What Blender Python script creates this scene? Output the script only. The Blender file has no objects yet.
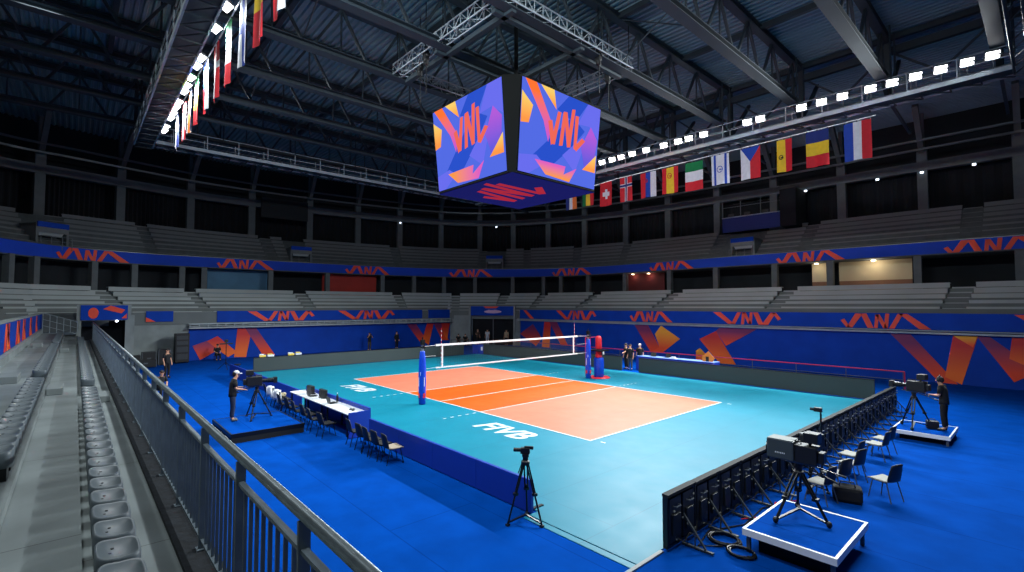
import bpy, math, random
from mathutils import Vector, Matrix
random.seed(7)
SC = bpy.context.scene
COL = SC.collection
PI = math.pi

# ------------------------------------------------------------------ camera, world, exposure
cam = bpy.data.cameras.new('camera'); camo = bpy.data.objects.new('camera', cam); COL.objects.link(camo)
cam.sensor_width = 36.0; cam.lens = 485.0/1024*36; cam.clip_start = .05; cam.clip_end = 400
camo.location = (18.7, -17.1, 4.35)
camo.rotation_euler = (math.radians(90+2.36), 0, math.radians(48))
SC.camera = camo
SC.view_settings.view_transform = 'Standard'; SC.view_settings.look = 'None'
SC.view_settings.gamma = 1.0; SC.view_settings.use_curve_mapping = False
SC.view_settings.exposure = 0.0
wd = bpy.data.worlds.new('ambient_fill'); SC.world = wd; wd.use_nodes = True  # world gives a dim ambient fill added to lift the stands
wd.node_tree.nodes['Background'].inputs[0].default_value = (.55, .75, 1.0, 1)
wd.node_tree.nodes['Background'].inputs[1].default_value = .05

SPOT_FAR, SPOT_NEAR, SPOT_OVER = 3600.0, 1400.0, 1350.0      # watts of each floodlight on the two long catwalks, the last for added unseen ones

# ------------------------------------------------------------------ helpers
def lin(c):
    return tuple(((x/255)/12.92 if x/255 <= .04045 else ((x/255+.055)/1.055)**2.4) for x in c)
MATS = {}
def mat(name, rgb, rough=.6, metal=0.0, var=.0, scale=6.0, bump=0.0, spec=None, emit=0.0, rgb2=None, detail=4.0, coat=0.0):
    m = bpy.data.materials.new(name); m.use_nodes = True; nt = m.node_tree
    b = nt.nodes['Principled BSDF']; c = lin(rgb)
    b.inputs['Base Color'].default_value = (*c, 1); b.inputs['Roughness'].default_value = rough
    b.inputs['Metallic'].default_value = metal
    if spec is not None: b.inputs['Specular IOR Level'].default_value = spec
    if coat: b.inputs['Coat Weight'].default_value = coat; b.inputs['Coat Roughness'].default_value = .12
    if var or rgb2 or bump:
        tc = nt.nodes.new('ShaderNodeTexCoord'); nz = nt.nodes.new('ShaderNodeTexNoise')
        nz.inputs['Scale'].default_value = scale; nz.inputs['Detail'].default_value = detail
        nt.links.new(tc.outputs['Object'], nz.inputs['Vector'])
        if var or rgb2:
            cr = nt.nodes.new('ShaderNodeValToRGB')
            a = lin(rgb2) if rgb2 else tuple(x*(1-var) for x in c)
            e = c if rgb2 else tuple(min(1, x*(1+var)) for x in c)
            cr.color_ramp.elements[0].position = .32; cr.color_ramp.elements[0].color = (*a, 1)
            cr.color_ramp.elements[1].position = .68; cr.color_ramp.elements[1].color = (*e, 1)
            nt.links.new(nz.outputs['Fac'], cr.inputs['Fac']); nt.links.new(cr.outputs['Color'], b.inputs['Base Color'])
        if bump:
            bp = nt.nodes.new('ShaderNodeBump'); bp.inputs['Strength'].default_value = bump; bp.inputs['Distance'].default_value = .02
            nt.links.new(nz.outputs['Fac'], bp.inputs['Height']); nt.links.new(bp.outputs['Normal'], b.inputs['Normal'])
    if emit:
        b.inputs['Emission Color'].default_value = (*c, 1); b.inputs['Emission Strength'].default_value = emit
    MATS[name] = m; return m
def grad(name, a, b_, axis=2, emit=0.0, rough=.6, lo=.2, hi=.8):
    """printed colour blend running along one side of the piece"""
    m = bpy.data.materials.new(name); m.use_nodes = True; nt = m.node_tree; b = nt.nodes['Principled BSDF']
    tc = nt.nodes.new('ShaderNodeTexCoord'); sp = nt.nodes.new('ShaderNodeSeparateXYZ'); cr = nt.nodes.new('ShaderNodeValToRGB')
    nt.links.new(tc.outputs['Generated'], sp.inputs[0]); nt.links.new(sp.outputs[axis], cr.inputs['Fac'])
    cr.color_ramp.elements[0].position = lo; cr.color_ramp.elements[0].color = (*lin(a), 1)
    cr.color_ramp.elements[1].position = hi; cr.color_ramp.elements[1].color = (*lin(b_), 1)
    nt.links.new(cr.outputs['Color'], b.inputs['Base Color']); b.inputs['Roughness'].default_value = rough
    if emit:
        nt.links.new(cr.outputs['Color'], b.inputs['Emission Color']); b.inputs['Emission Strength'].default_value = emit
    return m

class MB:
    def __init__(s): s.v = []; s.f = []; s.m = []
    def add(s, vs, fs, m=0):
        o = len(s.v); s.v += [tuple(p) for p in vs]; s.f += [tuple(i+o for i in f) for f in fs]; s.m += [m]*len(fs); return s
    def box(s, x0, y0, z0, x1, y1, z1, m=0):
        v = [(x0,y0,z0),(x1,y0,z0),(x1,y1,z0),(x0,y1,z0),(x0,y0,z1),(x1,y0,z1),(x1,y1,z1),(x0,y1,z1)]
        return s.add(v, [(0,3,2,1),(4,5,6,7),(0,1,5,4),(1,2,6,5),(2,3,7,6),(3,0,4,7)], m)
    def cbox(s, c, d, m=0, M=None):
        x, y, z = d[0]/2, d[1]/2, d[2]/2
        v = [Vector(p) for p in [(-x,-y,-z),(x,-y,-z),(x,y,-z),(-x,y,-z),(-x,-y,z),(x,-y,z),(x,y,z),(-x,y,z)]]
        if M is not None: v = [M @ p for p in v]
        v = [p+Vector(c) for p in v]
        return s.add(v, [(0,3,2,1),(4,5,6,7),(0,1,5,4),(1,2,6,5),(2,3,7,6),(3,0,4,7)], m)
    def bar(s, p, q, w, h=None, m=0, up=(0,0,1)):
        p = Vector(p); q = Vector(q); h = h or w; d = (q-p)
        if d.length < 1e-6: return s
        d.normalize(); u = Vector(up)
        if abs(d.dot(u)) > .98: u = Vector((1,0,0)) if abs(d.x) < .9 else Vector((0,1,0))
        a = d.cross(u).normalized()*(w/2); b = a.cross(d).normalized()*(h/2)
        v = [p-a-b, p+a-b, p+a+b, p-a+b, q-a-b, q+a-b, q+a+b, q-a+b]
        return s.add(v, [(0,3,2,1),(4,5,6,7),(0,1,5,4),(1,2,6,5),(2,3,7,6),(3,0,4,7)], m)
    def tube(s, p, q, r, n=8, r2=None, m=0):
        p = Vector(p); q = Vector(q); r2 = r if r2 is None else r2; d = (q-p)
        if d.length < 1e-6: return s
        d.normalize(); u = Vector((0,0,1)) if abs(d.z) < .95 else Vector((1,0,0))
        a = d.cross(u).normalized(); b = a.cross(d).normalized()
        v = []
        for c, rr in ((p, r), (q, r2)):
            for i in range(n):
                t = 2*PI*i/n; v.append(c + a*math.cos(t)*rr + b*math.sin(t)*rr)
        f = [(i, i+n, (i+1) % n+n, (i+1) % n) for i in range(n)] + [tuple(range(n)), tuple(range(2*n-1, n-1, -1))]
        return s.add(v, f, m)
    def pipe(s, pts, r, n=6, m=0, closed=False):
        pts = [Vector(p) for p in pts]; k = len(pts); v = []
        for i, p in enumerate(pts):
            d = (pts[(i+1) % k]-pts[i-1]) if closed else (pts[min(i+1, k-1)]-pts[max(i-1, 0)])
            d.normalize(); u = Vector((0,0,1)) if abs(d.z) < .9 else Vector((1,0,0))
            a = d.cross(u).normalized(); b = a.cross(d).normalized()
            for j in range(n):
                t = 2*PI*j/n; v.append(p + a*math.cos(t)*r + b*math.sin(t)*r)
        f = []
        for i in range(k if closed else k-1):
            i2 = (i+1) % k
            for j in range(n): f.append((i*n+j, i*n+(j+1) % n, i2*n+(j+1) % n, i2*n+j))
        if not closed: f += [tuple(range(n-1, -1, -1)), tuple(range((k-1)*n, k*n))]
        return s.add(v, f, m)
    def lathe(s, prof, c=(0,0,0), n=20, m=0):
        v = []; f = []
        for (r, z) in prof:
            for i in range(n):
                t = 2*PI*i/n; v.append((c[0]+r*math.cos(t), c[1]+r*math.sin(t), c[2]+z))
        k = len(prof)
        for j in range(k-1):
            for i in range(n): f.append((j*n+i, j*n+(i+1) % n, (j+1)*n+(i+1) % n, (j+1)*n+i))
        f += [tuple(range(n-1, -1, -1)), tuple(range((k-1)*n, k*n))]
        return s.add(v, f, m)
    def prism(s, pts, vec, m=0):
        n = len(pts); a = [Vector(p) for p in pts]; b = [p+Vector(vec) for p in a]
        f = [tuple(range(n-1, -1, -1)), tuple(range(n, 2*n))] + [(i, (i+1) % n, (i+1) % n+n, i+n) for i in range(n)]
        return s.add(a+b, f, m)
    def ell(s, c, r, nu=10, nv=7, m=0, M=None):
        v = []; f = []
        for j in range(nv+1):
            ph = PI*j/nv
            for i in range(nu):
                t = 2*PI*i/nu
                p = Vector((r[0]*math.sin(ph)*math.cos(t), r[1]*math.sin(ph)*math.sin(t), r[2]*math.cos(ph)))
                if M is not None: p = M @ p
                v.append(p+Vector(c))
        for j in range(nv):
            for i in range(nu): f.append((j*nu+i, (j+1)*nu+i, (j+1)*nu+(i+1) % nu, j*nu+(i+1) % nu))
        return s.add(v, f, m)
    def mesh(s, name, mats, smooth=False):
        me = bpy.data.meshes.new(name); me.from_pydata(s.v, [], s.f)
        for mm in (mats if isinstance(mats, (list, tuple)) else [mats]): me.materials.append(mm)
        if any(s.m): me.polygons.foreach_set('material_index', s.m)
        if smooth: me.polygons.foreach_set('use_smooth', [True]*len(s.f))
        me.update(); return me
    def build(s, name, mats, parent=None, smooth=False, bevel=0.0, sub=0):
        o = bpy.data.objects.new(name, s.mesh(name, mats, smooth)); COL.objects.link(o)
        if parent is not None: o.parent = parent
        if bevel:
            md = o.modifiers.new('bevel', 'BEVEL'); md.width = bevel; md.segments = 2; md.limit_method = 'ANGLE'
        if sub:
            md = o.modifiers.new('sub', 'SUBSURF'); md.levels = sub; md.render_levels = sub
        return o
def tag(o, label=None, cat=None, group=None, kind=None):
    if label: o['label'] = label
    if cat: o['category'] = cat
    if group: o['group'] = group
    if kind: o['kind'] = kind
    return o
def thing(name, label, cat, loc=(0,0,0), rz=0.0, group=None):
    o = bpy.data.objects.new(name, None); COL.objects.link(o); o.empty_display_size = .2
    o.location = loc; o.rotation_euler = (0, 0, rz)
    return tag(o, label, cat, group)
def struct(o, label=None, cat=None): return tag(o, label, cat, None, 'structure')
KIDS = {}
def tree_copy(src, loc, rz=None, label=None):
    kids = [o for o in ALLKIDS(src)]
    r = src.copy(); COL.objects.link(r); r.location = loc
    if rz is not None: r.rotation_euler = (0, 0, rz)
    if label: r['label'] = label
    for c in kids:
        d = c.copy(); COL.objects.link(d); d.parent = r
        for g in ALLKIDS(c):
            e = g.copy(); COL.objects.link(e); e.parent = d
    return r
def ALLKIDS(o):
    if o.name not in KIDS: KIDS[o.name] = [c for c in COL.objects if c.parent == o]
    return KIDS[o.name]
def nth(n):
    w = ['zeroth','first','second','third','fourth','fifth','sixth','seventh','eighth','ninth','tenth','eleventh','twelfth']
    return w[n] if n < len(w) else '%d%s' % (n, {1:'st',2:'nd',3:'rd'}.get(n % 10, 'th') if n % 100 not in (11,12,13) else 'th')
def text_mesh(body, size, depth, bold=0.0, shear=0.0):
    cu = bpy.data.curves.new('lettering', 'FONT'); cu.body = body; cu.size = size; cu.extrude = depth/2; cu.offset = bold; cu.shear = shear
    cu.align_x = 'CENTER'; cu.align_y = 'CENTER'; cu.resolution_u = 3
    t = bpy.data.objects.new('lettering', cu); COL.objects.link(t)
    me = bpy.data.meshes.new_from_object(t.evaluated_get(bpy.context.evaluated_depsgraph_get()))
    bpy.data.objects.remove(t); return me

# ------------------------------------------------------------------ materials
def carpet_mat():
    m = mat('blue_carpet', (0,64,150), 1.0, var=.12, scale=1.3, spec=.02); nt = m.node_tree; b = nt.nodes['Principled BSDF']
    src = b.inputs['Base Color'].links[0].from_socket
    tc = nt.nodes.new('ShaderNodeTexCoord'); br = nt.nodes.new('ShaderNodeTexBrick'); mp = nt.nodes.new('ShaderNodeMapping')
    mp.inputs['Rotation'].default_value = (0, 0, 0); mp.inputs['Location'].default_value = (1, .45, 0)
    nt.links.new(tc.outputs['Object'], mp.inputs['Vector']); nt.links.new(mp.outputs['Vector'], br.inputs['Vector'])
    br.inputs['Scale'].default_value = 1; br.inputs['Brick Width'].default_value = 22; br.inputs['Row Height'].default_value = 2.0
    br.inputs['Mortar Size'].default_value = .014; br.inputs['Mortar Smooth'].default_value = .2
    br.inputs['Color1'].default_value = (1,1,1,1); br.inputs['Color2'].default_value = (.94,.94,.95,1); br.inputs['Mortar'].default_value = (.7,.7,.75,1)
    mx = nt.nodes.new('ShaderNodeMixRGB'); mx.blend_type = 'MULTIPLY'; mx.inputs[0].default_value = 1
    nt.links.new(src, mx.inputs[1]); nt.links.new(br.outputs['Color'], mx.inputs[2]); nt.links.new(mx.outputs[0], b.inputs['Base Color'])
    return m
def court_mat(name, rgb, rough, w=19, h=2.0):
    m = mat(name, rgb, rough, var=.05, scale=.7, spec=.25); nt = m.node_tree; b = nt.nodes['Principled BSDF']
    src = b.inputs['Base Color'].links[0].from_socket
    tc = nt.nodes.new('ShaderNodeTexCoord'); br = nt.nodes.new('ShaderNodeTexBrick'); mp = nt.nodes.new('ShaderNodeMapping')
    mp.inputs['Rotation'].default_value = (0, 0, PI/2); mp.inputs['Location'].default_value = (.4, 1.2, 0)
    nt.links.new(tc.outputs['Object'], mp.inputs['Vector']); nt.links.new(mp.outputs['Vector'], br.inputs['Vector'])
    br.inputs['Scale'].default_value = 1; br.inputs['Brick Width'].default_value = w; br.inputs['Row Height'].default_value = h
    br.inputs['Mortar Size'].default_value = .012; br.inputs['Color1'].default_value = (1,1,1,1)
    br.inputs['Color2'].default_value = (.97,.98,.98,1); br.inputs['Mortar'].default_value = (.72,.78,.8,1)
    mx = nt.nodes.new('ShaderNodeMixRGB'); mx.blend_type = 'MULTIPLY'; mx.inputs[0].default_value = 1
    nt.links.new(src, mx.inputs[1]); nt.links.new(br.outputs['Color'], mx.inputs[2]); nt.links.new(mx.outputs[0], b.inputs['Base Color'])
    nz = nt.nodes.new('ShaderNodeTexNoise'); nz.inputs['Scale'].default_value = 1.6; nz.inputs['Detail'].default_value = 6
    nt.links.new(tc.outputs['Object'], nz.inputs['Vector']); mr = nt.nodes.new('ShaderNodeMapRange')
    mr.inputs['To Min'].default_value = rough-.07; mr.inputs['To Max'].default_value = rough+.1
    nt.links.new(nz.outputs['Fac'], mr.inputs['Value']); nt.links.new(mr.outputs['Result'], b.inputs['Roughness'])
    return m
CARPET = carpet_mat()
TEAL = court_mat('teal_court_vinyl', (5,118,140), .48)
SALMON = court_mat('salmon_court_vinyl', (202,112,86), .5)
ORANGE = court_mat('orange_court_vinyl', (206,82,12), .5)
WHITE = mat('white_line_paint', (206,210,212), .5)
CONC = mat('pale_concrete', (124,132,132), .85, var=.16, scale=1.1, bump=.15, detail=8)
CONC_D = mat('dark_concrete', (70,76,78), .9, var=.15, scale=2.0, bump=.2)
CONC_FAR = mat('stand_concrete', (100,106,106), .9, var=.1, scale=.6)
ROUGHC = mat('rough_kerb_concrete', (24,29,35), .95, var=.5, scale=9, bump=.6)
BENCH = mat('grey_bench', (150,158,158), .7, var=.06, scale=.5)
BENCH_D = mat('dimmed_upper_bench', (96,100,102), .75, var=.06, scale=.5)  # darker copy of the bench grey, upper tier dimness put into the colour
SEATM = mat('grey_seat_plastic', (88,97,102), .4, var=.06, scale=4, spec=.3)
STEEL = mat('galvanised_steel', (140,150,154), .35, .4, var=.15, scale=7)
STEEL_D = mat('railing_steel', (104,116,124), .45, .2, var=.15, scale=5)
ROOFST = mat('roof_steel_paint', (38,50,58), .6, .0, var=.1, scale=1)
DECK = mat('roof_deck_metal', (104,132,142), .6, .0, var=.08, scale=.5)
CATW = mat('catwalk_steel', (150,160,166), .6, .0, var=.1, scale=2)
DARK = mat('drape_and_shade_black', (10,15,22), .95, var=.3, scale=.8)  # also stands in for the shade inside exits and the left tunnel
VOID = mat('dark_hall_wall', (22,28,34), .95, var=.25, scale=.4)
PILLAR = mat('concrete_pillar', (84,90,92), .85, var=.1, scale=1.5)
BLUE = mat('blue_banner_fabric', (0,58,158), .7, var=.1, scale=.9, spec=.2)
BLUE2 = mat('blue_barrier_vinyl', (0,50,158), .55, var=.05, scale=1.2)
RIBB = mat('blue_ribbon_board', (0,62,186), .8, var=.08, scale=.5)
LOGO = grad('orange_red_print', (214,48,36), (240,92,40), 2)
LOGO_R = mat('red_orange_print', (228,72,44), .6)
PR_A = grad('red_to_violet_print', (226,66,24), (120,34,84), 2)
PR_B = grad('orange_to_red_print', (240,104,24), (196,36,36), 2)
PR_C = grad('yellow_orange_print', (238,80,30), (240,160,40), 2)
BLK = mat('black_plastic', (14,15,17), .5)
BLK_M = mat('black_metal', (20,22,24), .38, .4)
GREYM = mat('mid_grey_metal', (96,102,106), .4, .5)
LEDB = mat('led_board_shell', (22,27,30), .5, .2, var=.2, scale=6)
LEDF = mat('grey_led_face', (48,58,58), .55, var=.05, scale=.6)
WHT = mat('white_plastic', (226,230,232), .45)
TABW = mat('white_table_top', (214,218,222), .45)
SEATG = mat('light_grey_seat_pad', (140,138,130), .7)
SEATK = mat('black_chair_shell', (16,20,30), .55)
RED = mat('red_padding', (205,26,40), .5)
REDR = mat('red_rail_paint', (190,34,70), .45)
BPAD = mat('blue_pad_vinyl', (0,62,190), .4)
SKIN = mat('skin', (204,150,120), .55)
CLOTH_K = mat('black_cotton', (14,15,18), .9, var=.2, scale=12)
JEANS = mat('dark_denim', (28,40,66), .9, var=.2, scale=20)
HAIRM = mat('dark_hair', (26,20,18), .7)
CAPW = mat('pale_cloth', (200,200,200), .8)
SHIRTW = mat('white_shirt_cloth', (205,208,212), .85)
KHAKI = mat('brown_cloth', (92,70,52), .9)
GLASSY = mat('lens_glass', (10,14,24), .05, .0, coat=1.0)
LAMP = mat('lit_lamp_lens', (255,255,255), .4, emit=8.0)
YEL = mat('yellow_card', (222,190,80), .6)
ORG = mat('orange_card', (238,140,50), .6)
BEIGE = mat('beige_plaster', (176,164,136), .85, var=.05, scale=.8)
BRICKB = mat('brown_dado', (120,86,66), .85, var=.1, scale=1)
MAROON = mat('maroon_panel', (78,22,26), .8, var=.1, scale=.8)
REDP = mat('red_shutter', (150,34,24), .7, var=.1, scale=.8)
BLUEP = mat('pale_blue_shutter', (60,104,134), .7, var=.1, scale=.8)

# ------------------------------------------------------------------ plan of the bowl: front wall, upper ribbon and rear edge share one parameter
COLS = [((24,19.2),(24,27.2),(24,31.2)),((12,19.2),(12,27.0),(12,31.0)),((0,19.2),(0,26.8),(0,31.0)),((-10,19.2),(-10.5,26.9),(-11,30.4)),
 ((-16,19.2),(-17.5,26.3),(-19,28.8)),((-20.4,19.2),(-22.5,23.9),(-25,26.3)),((-24,17),(-26.5,20.2),(-29.2,23.3)),((-27,14.6),(-29.6,16),(-32.9,18.2)),
 ((-27,8),(-31.8,8.8),(-35.4,9.5)),((-27,0),(-32.6,0),(-36.6,0)),((-27,-7),(-32.7,-7.5),(-36.5,-8)),((-27,-10.4),(-32.8,-12),(-35.4,-13)),
 ((-27,-14.3),(-31.4,-16.6),(-34.2,-17.5)),((-26.5,-19),(-28.2,-20),(-32.8,-22)),((-22,-21.5),(-24,-22.5),(-28,-26))]
def catmull(pts, s):
    n = len(pts); i = min(max(int(s), 0), n-2); t = s-i
    p0 = pts[max(i-1,0)]; p1 = pts[i]; p2 = pts[i+1]; p3 = pts[min(i+2,n-1)]
    return tuple(.5*((2*b)+(-a+c)*t+(2*a-5*b+4*c-d)*t*t+(-a+3*b-3*c+d)*t**3) for a,b,c,d in zip(p0,p1,p2,p3))
def lerp2(pts, s):
    i = min(max(int(s), 0), len(pts)-2); t = s-i
    return tuple(a+(b-a)*t for a,b in zip(pts[i],pts[i+1]))
FP=[c[0] for c in COLS]; RP=[c[1] for c in COLS]; BP=[c[2] for c in COLS]
def front(s): return lerp2(FP,s)
def ribbon(s): return catmull(RP,s)
def back(s): return catmull(BP,s)
def mix(a,b,t): return (a[0]+(b[0]-a[0])*t, a[1]+(b[1]-a[1])*t)
def low(s,t): return mix(front(s), ribbon(s), t*.70)
def upp(s,t): return mix(ribbon(s), back(s), .05+.95*t)
def nrm(fn, s):
    a = fn(max(s-.05, 0)); b = fn(min(s+.05, 14)); d = Vector((b[0]-a[0], b[1]-a[1])).normalized()
    return Vector((d.y, -d.x))                       # outward, away from the court
def off(fn, s, d):
    p = fn(s); n = nrm(fn, s); return (p[0]+n.x*d, p[1]+n.y*d)
def frange(a, b, n): return [a+(b-a)*i/n for i in range(n+1)]
def sweep(mb, fns, s0, s1, n, m=0, ends=True):
    """fns: list of functions s -> (x,y,z) forming an open or closed profile; sweeps it along s"""
    S = frange(s0, s1, n); k = len(fns); v = [f(s) for s in S for f in fns]; fs = []
    for i in range(n):
        for j in range(k): fs.append((i*k+j, (i+1)*k+j, (i+1)*k+(j+1) % k, i*k+(j+1) % k))
    if ends: fs += [tuple(range(k)), tuple(range((n+1)*k-1, n*k-1, -1))]
    return mb.add(v, fs, m)
def at(fn, z): return lambda s: (*fn(s), z)
def plen(fn, s0, s1, n=20):
    P = [Vector(fn(s)) for s in frange(s0, s1, n)]; return sum((P[i+1]-P[i]).length for i in range(n))

# ------------------------------------------------------------------ floor and shell
struct(MB().box(-40, -16.05, -.3, 26, 34, 0).build('floor', CARPET), 'bright blue carpet covering the whole arena floor', 'floor')
# corrugated roof deck, ribs running along the hall
mb = MB(); ys = []; y = -34.0; per = .36; prof = []
while y < 34:
    prof += [(y, 19.3), (y+.13, 19.3), (y+.18, 19.42), (y+.31, 19.42)]; y += per
v = []; fs = []
for (yy, zz) in prof: v += [(-42, yy, zz), (26, yy, zz)]
for i in range(len(prof)-1): fs.append((2*i, 2*i+1, 2*i+3, 2*i+2))
mb.add(v, fs); mb.box(-42, -34, 19.5, 26, 34, 19.7)
struct(mb.build('ceiling', DECK), 'dark corrugated metal roof deck over the arena', 'ceiling')
# rear wall of the upper tier, dark
mb = MB(); sweep(mb, [at(lambda s: off(back, s, 2.2), 11.3), at(lambda s: off(back, s, 2.4), 11.3), at(lambda s: off(back, s, 2.4), 19.4), at(lambda s: off(back, s, 2.2), 19.4)], 0, 14, 84)
struct(mb.build('wall_rear', VOID), 'dark rear wall behind the upper seating', 'wall')
# concourse rear wall and soffit
mb = MB(); sweep(mb, [at(lambda s: mix(ribbon(s), back(s), .25), 5.3), at(lambda s: mix(ribbon(s), back(s), .3), 5.3), at(lambda s: mix(ribbon(s), back(s), .3), 7.8), at(lambda s: mix(ribbon(s), back(s), .25), 7.8)], 0, 14, 84)
struct(mb.build('wall_concourse', VOID), 'dark wall at the back of the concourse between the two tiers', 'wall')

# ------------------------------------------------------------------ lower tier and upper tier terraces
NL, ZL0, ZL1 = 6, 3.55, 5.85
NU, ZU0, ZU1 = 8, 8.5, 11.75
def terrace(fn, n, z0, z1, s0, s1, seg, base, matr, name, label):
    prof = []
    for i in range(n):
        zi = z0+(z1-z0)*(i+1)/n
        za = z0+(z1-z0)*i/n if i else base
        prof += [at(lambda s, t=i/n: fn(s, t), za), at(lambda s, t=i/n: fn(s, t), zi)]
    prof += [at(lambda s: fn(s, 1.0), z1), at(lambda s: fn(s, 1.0), base)]
    mb = MB(); sweep(mb, prof, s0, s1, seg); return struct(mb.build(name, matr), label, 'terrace')
terrace(low, NL, ZL0, ZL1-.4, 0, 14, 98, 2.9, CONC_FAR, 'wall_lower_terrace', 'stepped concrete terrace of the lower tier')
mb = MB(); sweep(mb, [at(lambda s: low(s, .99), 5.2), at(lambda s: mix(ribbon(s), back(s), .3), 5.2), at(lambda s: mix(ribbon(s), back(s), .3), 5.45), at(lambda s: low(s, .99), 5.45)], 0, 14, 84)
struct(mb.build('floor_concourse', CONC_D), 'concourse floor behind the lower tier', 'floor')
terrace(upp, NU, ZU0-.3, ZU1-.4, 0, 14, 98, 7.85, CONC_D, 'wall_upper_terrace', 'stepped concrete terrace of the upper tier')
mb = MB(); sweep(mb, [at(lambda s: upp(s, .99), 11.1), at(lambda s: off(back, s, 2.3), 11.1), at(lambda s: off(back, s, 2.3), 11.35), at(lambda s: upp(s, .99), 11.35)], 0, 14, 84)
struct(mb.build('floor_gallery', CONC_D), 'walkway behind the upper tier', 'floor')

def bench_block(name, fn, n, z0, z1, s0, s1, material, label, gap_z, skip=()):
    """one block of bench rows between two aisles: a thing with its rows as parts"""
    sm = (s0+s1)/2; p = fn(sm, .5); root = thing(name, label, 'seating block', (p[0], p[1], z0))
    step = (z1-z0)/n; ln = plen(lambda s: fn(s, .5), s0, s1, 8); seg = max(2, int(ln/1.2))
    for i in range(n):
        t0 = (i+.30)/n; t1 = (i+.80)/n; zb = z0+step*(i+1)-.4+gap_z[0]-gap_z[2]; zt = zb+gap_z[1]
        o = Vector((p[0], p[1], z0))
        def P(t, z): return lambda s: tuple(Vector((*fn(s, t), z))-o)
        mb = MB(); sweep(mb, [P(t0, zb), P(t0, zt), P(t1, zt), P(t1, zt-.06), P(t0+.08/n, zt-.06), P(t0+.08/n, zb)], s0, s1, seg)
        mb.build('bench_row', material, root)
    return root
LA = [.0, .76, 1.56, 2.39, 3.42, 4.64, 5.6, 6.85, 7.88, 9.09, 10.57, 12.01, 13.6]
WH = ['at the near end of the long side', 'under the beige lit wall', 'by the middle of the long side',
      'left of the middle of the long side', 'in front of the maroon lit wall', 'at the start of the corner bend', 'right above the corner tunnel',
      'just left of the corner tunnel', 'below the red shutter at the far end', 'below the pale blue shutter', 'at the left of the far end wall', 'above the left tunnel with the blue header']
for i in range(len(LA)-1):
    a, b = LA[i], LA[i+1]; L = plen(lambda s: low(s, .5), a, b); g = .55/L*(b-a)
    bench_block('seating_block', low, NL, ZL0, ZL1, a+g, b-g, BENCH, 'lower tier block of grey benches '+WH[i], (.06, .33, 0))
UA = [.0, .76, 1.57, 2.24, 3.27, 4.12, 5.2, 6.3, 7.77, 9.28, 10.99, 12.25, 13.7]
VOM = [1.98, 5.96, 8.97, 12.5]
def upper_ok(a, b): return a, b
WU = ['at the near end of the long side', 'second from the near end of the long side', 'beside the broadcast booth', 'left of the blue-roofed vomitory on the long side', 'behind the fourth ribbon logo of the long side',
      'entering the corner bend', 'in the middle of the corner bend', 'left of the corner vomitory', 'right of the far end vomitory', 'left of the far end vomitory under the dark screen', 'on the far left', 'around the far left vomitory']
for i in range(len(UA)-1):
    a, b = UA[i], UA[i+1]; L = plen(lambda s: upp(s, .5), a, b); g = .5/L*(b-a)
    vs = [v for v in VOM if a < v < b]
    if vs:
        v = vs[0]; h = 1.15/L*(b-a)
        spans = [(a+g, v-h), (v+h, b-g)]
    else: spans = [(a+g, b-g)]
    spans = [q for q in spans if q[1]-q[0] > .12]
    for k, (c, d) in enumerate(spans):
        sfx = '' if len(spans) == 1 else (', right part' if k == 0 else ', left part')
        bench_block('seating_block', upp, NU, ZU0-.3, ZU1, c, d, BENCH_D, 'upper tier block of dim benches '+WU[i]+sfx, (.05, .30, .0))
def aisle(fn, n, z0, z1, sc, m, name):
    L = plen(lambda s: fn(s, .5), sc-.1, sc+.1, 6); d = .2*.5/L; mb = MB(); step = (z1-z0)/n
    for i in range(n):
        for j in (0, 1):
            za = z0+step*i; zt = za+step*(j+1)/2; t0 = (i+.02+.46*j)/n
            sweep(mb, [at(lambda s, t=t0: fn(s, t), za-.1), at(lambda s, t=t0: fn(s, t), zt), at(lambda s, t=t0: fn(s, t+.5/n), zt), at(lambda s, t=t0: fn(s, t+.5/n), za-.1)], sc-d, sc+d, 2)
    struct(mb.build(name, m), 'concrete aisle steps', 'steps')
for s in LA[1:-1]: aisle(low, NL, ZL0, ZL1-.3, s, BENCH, 'floor_lower_aisle')
for s in UA[1:-1]: aisle(upp, NU, ZU0-.3, ZU1-.3, s, BENCH_D, 'floor_upper_aisle')
# vomitories in the upper tier
for i, v in enumerate(VOM):
    p = upp(v, .30); n = nrm(lambda s: upp(s, .3), v); rz = math.atan2(n.y, n.x)-PI/2
    root = thing('vomitory', ['concrete exit box with blue sign on the long side, below the broadcast booth', 'concrete exit box with pale sign in the corner bend', 'concrete exit box with blue sign at the far end', 'dim exit box with blue sign at the far left'][i], 'stadium exit', (p[0], p[1], 9.0), rz)
    mb = MB(); mb.box(-1.05, -.75, -.5, -.9, 1.5, 1.35); mb.box(.9, -.75, -.5, 1.05, 1.5, 1.35); mb.box(-1.05, -.75, 1.2, 1.05, 1.5, 1.4)
    mb.prism([(-.9, -.75, .75), (-.9, -.75, 1.2), (-.9, .2, 1.2)], (1.8, 0, 0)); mb.build('surround', CONC_FAR, root)
    MB().box(-.9, 1.2, -.5, .9, 1.3, 1.2).build('shade_panel', DARK, root)  # near-black panel, the shade inside the exit put into its colour
    MB().box(-1.0, -.85, 1.12, 1.0, -.76, 1.5).build('sign', BLUE, root); MB().prism([(-.9, -.76, 1.12), (.9, -.76, 1.12), (.72, -.5, .5), (-.72, -.5, .5)], (0, .06, 0)).build('pale_face', BENCH, root)
    mb = MB()
    for x in (-1.0, -.35, .35, 1.0): mb.tube((x, -1.2, -.5), (x, -1.2, .45), .025, 6)
    mb.tube((-1.0, -1.2, .45), (1.0, -1.2, .45), .025, 6); mb.tube((-1.0, -1.2, .1), (1.0, -1.2, .1), .02, 6); mb.build('guard_rail', GREYM, root)

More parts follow.
